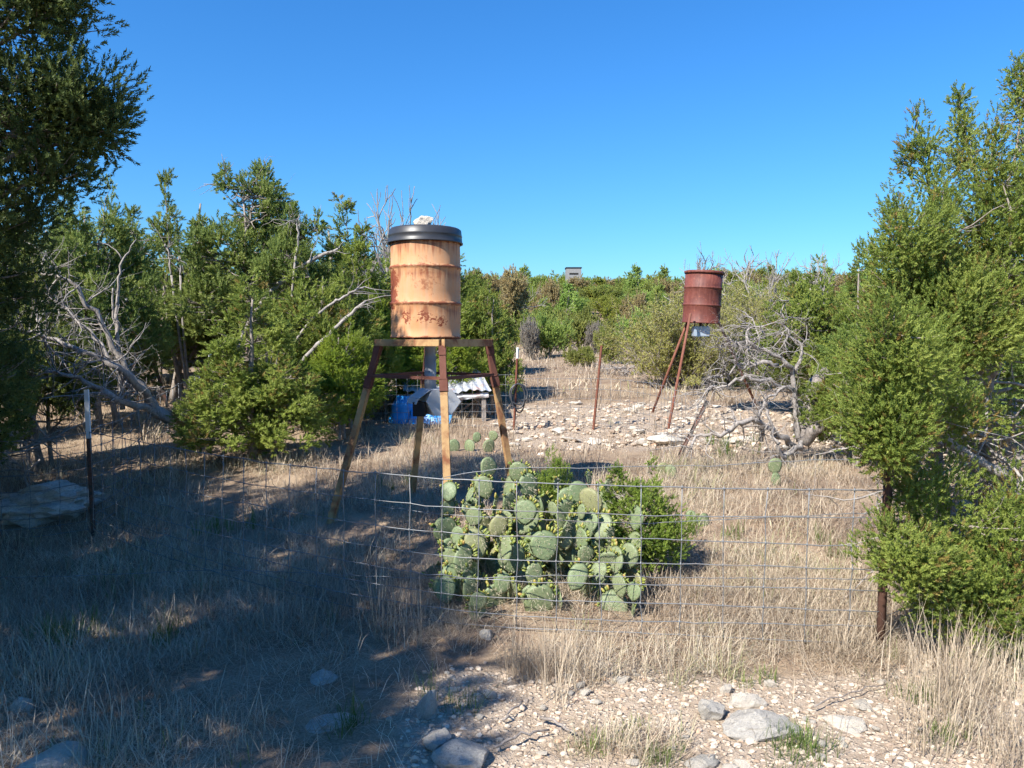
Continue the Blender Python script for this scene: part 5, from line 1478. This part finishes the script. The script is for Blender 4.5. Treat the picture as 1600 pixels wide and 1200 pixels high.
u, v = np.meshgrid(np.linspace(0, 1, nu), np.linspace(0, 1, nv))
hgt = 0.24 * np.sin(np.clip(v, 0, 1) * math.pi) ** 0.6 * (0.8 + 0.2 * np.sin(u * 5 + 1)) + 0.06 * (fbm(u * 6, v * 5, 4, 3) - 0.4)
V = np.stack([(u - 0.5) * 0.62 + 0.03 * np.sin(v * 9), (v - 0.5) * 0.30 + 0.04 * np.sin(u * 7), hgt], -1).reshape(-1, 3)
i = (np.arange(nv - 1)[:, None] * nu + np.arange(nu - 1)[None]).ravel(); bb.add(V, None, np.stack([i, i + 1, i + nu + 1, i + nu], -1)); bb.add(V - (0, 0, 0.004), None, np.stack([i, i + nu, i + nu + 1, i + 1], -1))
ob = obj('tarpaulin', bb.mesh('tarpaulin', True), M_BLUE); ob.location = bd; tag(ob, 'crumpled blue tarpaulin on the ground before the tin shelter', 'tarpaulin')
# black hose looped over the back post
hb = G(808, 11.05); bb = Buf()
c0 = P(806, 600, 11.0)
for k, (w_, hg) in enumerate([(0.10, 0.36), (0.13, 0.30), (0.08, 0.42)]):
    an = np.linspace(-0.2, 6.1, 26)
    pts_ = np.stack([c0.x - hb.x + 0.03 + w_ * np.sin(an) + 0.01 * k, np.full(26, -0.04 + 0.02 * k) + 0.03 * np.cos(an), c0.z - hb.z - hg / 2 + hg / 2 * np.cos(an)], -1)
    tube(bb, pts_, 0.012, 6)
ob = obj('hose_loop', bb.mesh('hose_loop', True), M_BLACK); ob.location = hb; tag(ob, 'black hose looped over the rusty post with pale tip', 'hose')
# dark drum with a black lid hidden in the thicket
db = G(212, 12.0); o = thing('game_feeder', db, 'black lidded drum glimpsed among the shaded left junipers', 'game feeder')
zl = P(212, 470, 12.0).z - db.z
bm = bmesh.new(); lathe(bm, [(0, zl - 0.9), (0.285, zl - 0.9), (0.285, zl - 0.6), (0.295, zl - 0.59), (0.285, zl - 0.58), (0.285, zl - 0.3), (0.295, zl - 0.29), (0.285, zl - 0.28), (0.285, zl), (0, zl)], 36); obj('drum', bm_mesh(bm, 'drum', True), M_POSTG, o)
bm = bmesh.new(); lathe(bm, [(0.29, zl - 0.07), (0.31, zl - 0.07), (0.31, zl), (0.29, zl + 0.03), (0, zl + 0.04)], 36); obj('lid', bm_mesh(bm, 'lid', True), M_BLACK, o)
for k in range(4):
    a_ = k * math.pi / 2 + 0.4; bm = bmesh.new(); bar(bm, (0.24 * math.cos(a_), 0.24 * math.sin(a_), zl - 0.89), (0.45 * math.cos(a_), 0.45 * math.sin(a_), -0.05), 0.05, 0.05); obj('leg', bm_mesh(bm, 'leg'), M_POSTG, o)

# ------------------------------------------------------------------ hunting blind on the ridge
bx_, by_ = blind_xy; bz = Hs(bx_, by_)
zlo = P(895, 443, by_).z - bz; zhi = P(895, 420, by_).z - bz
o = thing('hunting_blind', (bx_, by_, bz), 'grey box hunting blind with dark flat roof on the ridge', 'hunting blind')
wv = 23 / F * by_
bm = bmesh.new(); box_bm(bm, (0, 0, (zlo + zhi) / 2), (wv, wv, zhi - zlo)); obj('cabin', bm_mesh(bm, 'cabin'), M_PLY, o)
bm = bmesh.new(); box_bm(bm, (0, 0, zhi + 0.05), (wv * 1.08, wv * 1.08, 0.09), Matrix.Rotation(0.0, 4, 'X')); obj('roof', bm_mesh(bm, 'roof'), M_DARK, o)
bm = bmesh.new(); box_bm(bm, (0, -wv / 2 - 0.004, zlo + (zhi - zlo) * 0.62), (wv * 0.6, 0.03, 0.17)); obj('window', bm_mesh(bm, 'window'), M_DARK, o)  # solid slab coloured near-black for the shade inside the window slot
for sx in (-1, 1):
    for sy in (-1, 1):
        bm = bmesh.new(); bar(bm, (sx * wv * 0.45, sy * wv * 0.45, zlo), (sx * wv * 0.55, sy * wv * 0.55, -0.2), 0.1, 0.1); obj('leg', bm_mesh(bm, 'leg'), M_PLY, o)

# ------------------------------------------------------------------ grasses
def blades(buf, x, y, z, L, w, az, th0, curl, tint, seg=2):
    n = len(x); p = np.stack([x, y, z], -1)
    hd = np.stack([np.cos(az), np.sin(az), np.zeros(n)], -1); sd = np.stack([-np.sin(az), np.cos(az), np.zeros(n)], -1)
    th = th0.copy(); rows = [p]
    for i in range(seg):
        p = p + (hd * np.sin(th)[:, None] + np.array([0, 0, 1.0]) * np.cos(th)[:, None]) * (L / seg)[:, None]
        rows.append(p); th = th + curl / seg
    V = []
    for i, q in enumerate(rows[:-1]):
        ww = (w * (1 - 0.55 * i / seg) * 0.5)[:, None]
        V += [q - sd * ww, q + sd * ww]
    V.append(rows[-1])
    m = len(V); V = np.stack(V, 1)
    Ft = []
    for i in range(seg - 1):
        a = 2 * i; Ft += [(a, a + 1, a + 3), (a, a + 3, a + 2)]
    a = 2 * (seg - 1); Ft += [(a, a + 1, a + 2)]
    Fc = (np.array(Ft)[None] + (np.arange(n) * m)[:, None, None]).reshape(-1, 3)
    buf.add(V.reshape(-1, 3), Fc, None, np.repeat(tint, m))

def tufts(buf, rng, cx, cy, per, rad, Lr, w, seg=2, upright=0.5, tint=(0.1, 0.95), flat=0.0, zoff=0.0, kill=None):
    n = len(cx)
    k = rng.poisson(per, n); idx = np.repeat(np.arange(n), k); N = len(idx)
    a = rng.uniform(0, 6.283, N); r = np.sqrt(rng.random(N)) * (rad if np.ndim(rad) == 0 else rad[idx])
    x = cx[idx] + np.cos(a) * r; y = cy[idx] + np.sin(a) * r
    keep = np.ones(N, bool)
    if kill is not None: keep = kill(x, y) < rng.random(N)
    laz = rng.uniform(0, 6.283, n)[idx]
    az = np.where(rng.random(N) < 0.35, laz + rng.normal(0, 0.6, N), a + rng.normal(0, 1.1, N))
    ls = rng.uniform(0.7, 1.3, n)[idx]
    L = rng.uniform(*Lr, N) * ls
    th0 = np.abs(rng.normal(0.25, 0.30, N)) / max(upright, .05) * 0.6 + flat * rng.random(N)
    curl = rng.normal(1.0, 0.7, N) * (1.2 - upright)
    tb = rng.uniform(tint[0], tint[1], n)[idx] * 0.6 + rng.uniform(tint[0], tint[1], N) * 0.4
    tb = np.clip(tb + (fbm(x * 1.1 + 40, y * 1.1, 71, 3) - 0.45) * 0.9, 0, 1)
    ww = w * rng.uniform(0.6, 1.3, N)
    z = H(x, y) - 0.01 + zoff
    f_ = keep
    blades(buf, x[f_], y[f_], z[f_], L[f_], ww[f_], az[f_], th0[f_], curl[f_], np.clip(tb[f_], 0, 1), seg)

rng = np.random.default_rng(77)
def in_view(x, y, m=0.35): return np.abs(x) < 0.70 * y + m
def scatter(n, y0, y1, dens=None):
    y = np.sqrt(rng.uniform(y0 ** 2, y1 ** 2, n)); x = rng.uniform(-1, 1, n) * (0.70 * y + 0.4)
    if dens is not None:
        k = dens(x, y) > rng.random(n); x, y = x[k], y[k]
    return x, y
gb = Buf()
dn = lambda x, y: np.clip(1 - 0.93 * near_gravel(x, y) - 0.80 * slope_rock(x, y), 0.02, 1) * np.clip(0.25 + 2.6 * (fbm(x * 1.6, y * 1.6, 61, 3) - 0.32), 0.06, 1)
x, y = scatter(5200, 2.6, 5.2, dn); tufts(gb, rng, x, y, 24, 0.10, (0.06, 0.17), 0.0030, 3, 0.22, flat=0.6, kill=lambda a, b: near_gravel(a, b) * 0.8)
x, y = scatter(3700, 5.0, 8.6, dn); tufts(gb, rng, x, y, 22, 0.14, (0.08, 0.22), 0.0045, 3, 0.32, flat=0.4)
x, y = scatter(2600, 8.4, 15, dn); tufts(gb, rng, x, y, 13, 0.16, (0.12, 0.28), 0.008, 2, 0.55, flat=0.4)
x, y = scatter(3400, 15, 32, lambda a, b: (a > -0.2 * b).astype(float)); tufts(gb, rng, x, y, 9, 0.3, (0.14, 0.32), 0.017, 2, 0.35, tint=(0.3, 0.9), flat=0.5)
x, y = scatter(3200, 32, 66, lambda a, b: (a > -0.15 * b).astype(float)); tufts(gb, rng, x, y, 7, 0.6, (0.25, 0.5), 0.04, 2, 0.35, tint=(0.35, 0.85), flat=0.5)
# lying thatch
x, y = scatter(4200, 2.6, 6.0, dn); tufts(gb, rng, x, y, 14, 0.16, (0.10, 0.26), 0.0032, 2, 0.25, flat=1.3, zoff=0.03, tint=(0.2, 0.9))
og = obj('dry_grass', gb.mesh('dry_grass'), M_DRY); tag(og, 'matted dry tan grass covering the pen, the foreground and the clearing', 'grass', None, 'stuff')
# tall dry clumps
gb = Buf()
spots = [(845, 1065, 0.16, 0.34), (880, 1050, 0.14, 0.30), (930, 1062, 0.14, 0.26), (1330, 1010, 0.14, 0.26), (1020, 1055, 0.16, 0.24), (1120, 1040, 0.16, 0.22), (1480, 1090, 0.2, 0.42), (1550, 1130, 0.22, 0.45), (1590, 1180, 0.2, 0.4), (1530, 1060, 0.2, 0.40), (1600, 1080, 0.2, 0.4),
          (1050, 1165, 0.18, 0.16), (960, 1165, 0.16, 0.16), (120, 1160, 0.25, 0.3), (300, 1150, 0.25, 0.22), (60, 1060, 0.2, 0.25)]
for (px, py, rad, L) in spots:
    d = dpy(py); g = G(px, d); n = 7
    cx = g.x + rng.normal(0, rad * 0.5, n); cy = g.y + rng.normal(0, rad * 0.4, n)
    tufts(gb, rng, cx, cy, 26, rad * 0.5, (L * 0.5, L * 1.1), 0.0034, 3, 0.7 if L > 0.3 else 0.42, tint=(0.3, 0.98))
for (px, py) in [(585, 990), (605, 1000), (622, 985), (650, 1010), (1490, 1100)]:
    d = dpy(py); g = G(px, d); tufts(gb, rng, np.array([g.x]), np.array([g.y]), 9, 0.05, (0.35, 0.6), 0.0034, 3, 0.9, tint=(0.5, 0.8))
x, y = scatter(150, 5.5, 11, lambda a, b: np.clip(1 - slope_rock(a, b), 0, 1)); tufts(gb, rng, x, y, 26, 0.14, (0.12, 0.30), 0.0043, 3, 0.3, tint=(0.1, 1.0))
x = rng.uniform(0.5, 2.2, 130); y = rng.uniform(4.2, 8.5, 130); x = x * y / 4.5; tufts(gb, rng, x, y, 30, 0.16, (0.10, 0.26), 0.0040, 3, 0.24, tint=(0.1, 1.0))
og = obj('tall_grass', gb.mesh('tall_grass'), M_DRY); tag(og, 'tall dry grass clumps standing along the fence and by the right juniper', 'grass', None, 'stuff')
# green tufts
gb = Buf()
for (px, py, n, L) in [(1265, 1165, 10, 0.10), (1225, 1180, 6, 0.08), (1190, 1060, 4, 0.09), (940, 1170, 4, 0.08), (515, 1135, 3, 0.16), (80, 985, 12, 0.16), (230, 990, 6, 0.14), (590, 770, 3, 0.2), (1110, 840, 6, 0.15), (330, 800, 6, 0.16), (1430, 1080, 6, 0.10), (1350, 880, 5, 0.16), (700, 1090, 4, 0.14), (1040, 1190, 5, 0.08), (1500, 1150, 5, 0.09), (215, 880, 6, 0.15), (1140, 715, 5, 0.2), (1130, 695, 4, 0.2), (990, 1140, 4, 0.07)]:
    d = dpy(py); g = G(px, d); tufts(gb, rng, g.x + rng.normal(0, 0.06 * d / 3, n), g.y + rng.normal(0, 0.06 * d / 3, n), 24, 0.06, (L * 0.5, L * 1.2), 0.0032 * max(1, d / 4.5), 3, 0.75, tint=(0.0, 0.8))
x, y = scatter(260, 2.7, 7, dn); tufts(gb, rng, x, y, 9, 0.05, (0.06, 0.16), 0.003, 3, 0.75, tint=(0.2, 1.0))
og = obj('green_grass', gb.mesh('green_grass'), M_GREEN); tag(og, 'fresh green grass tufts dotted through the dry grass', 'grass', None, 'stuff')
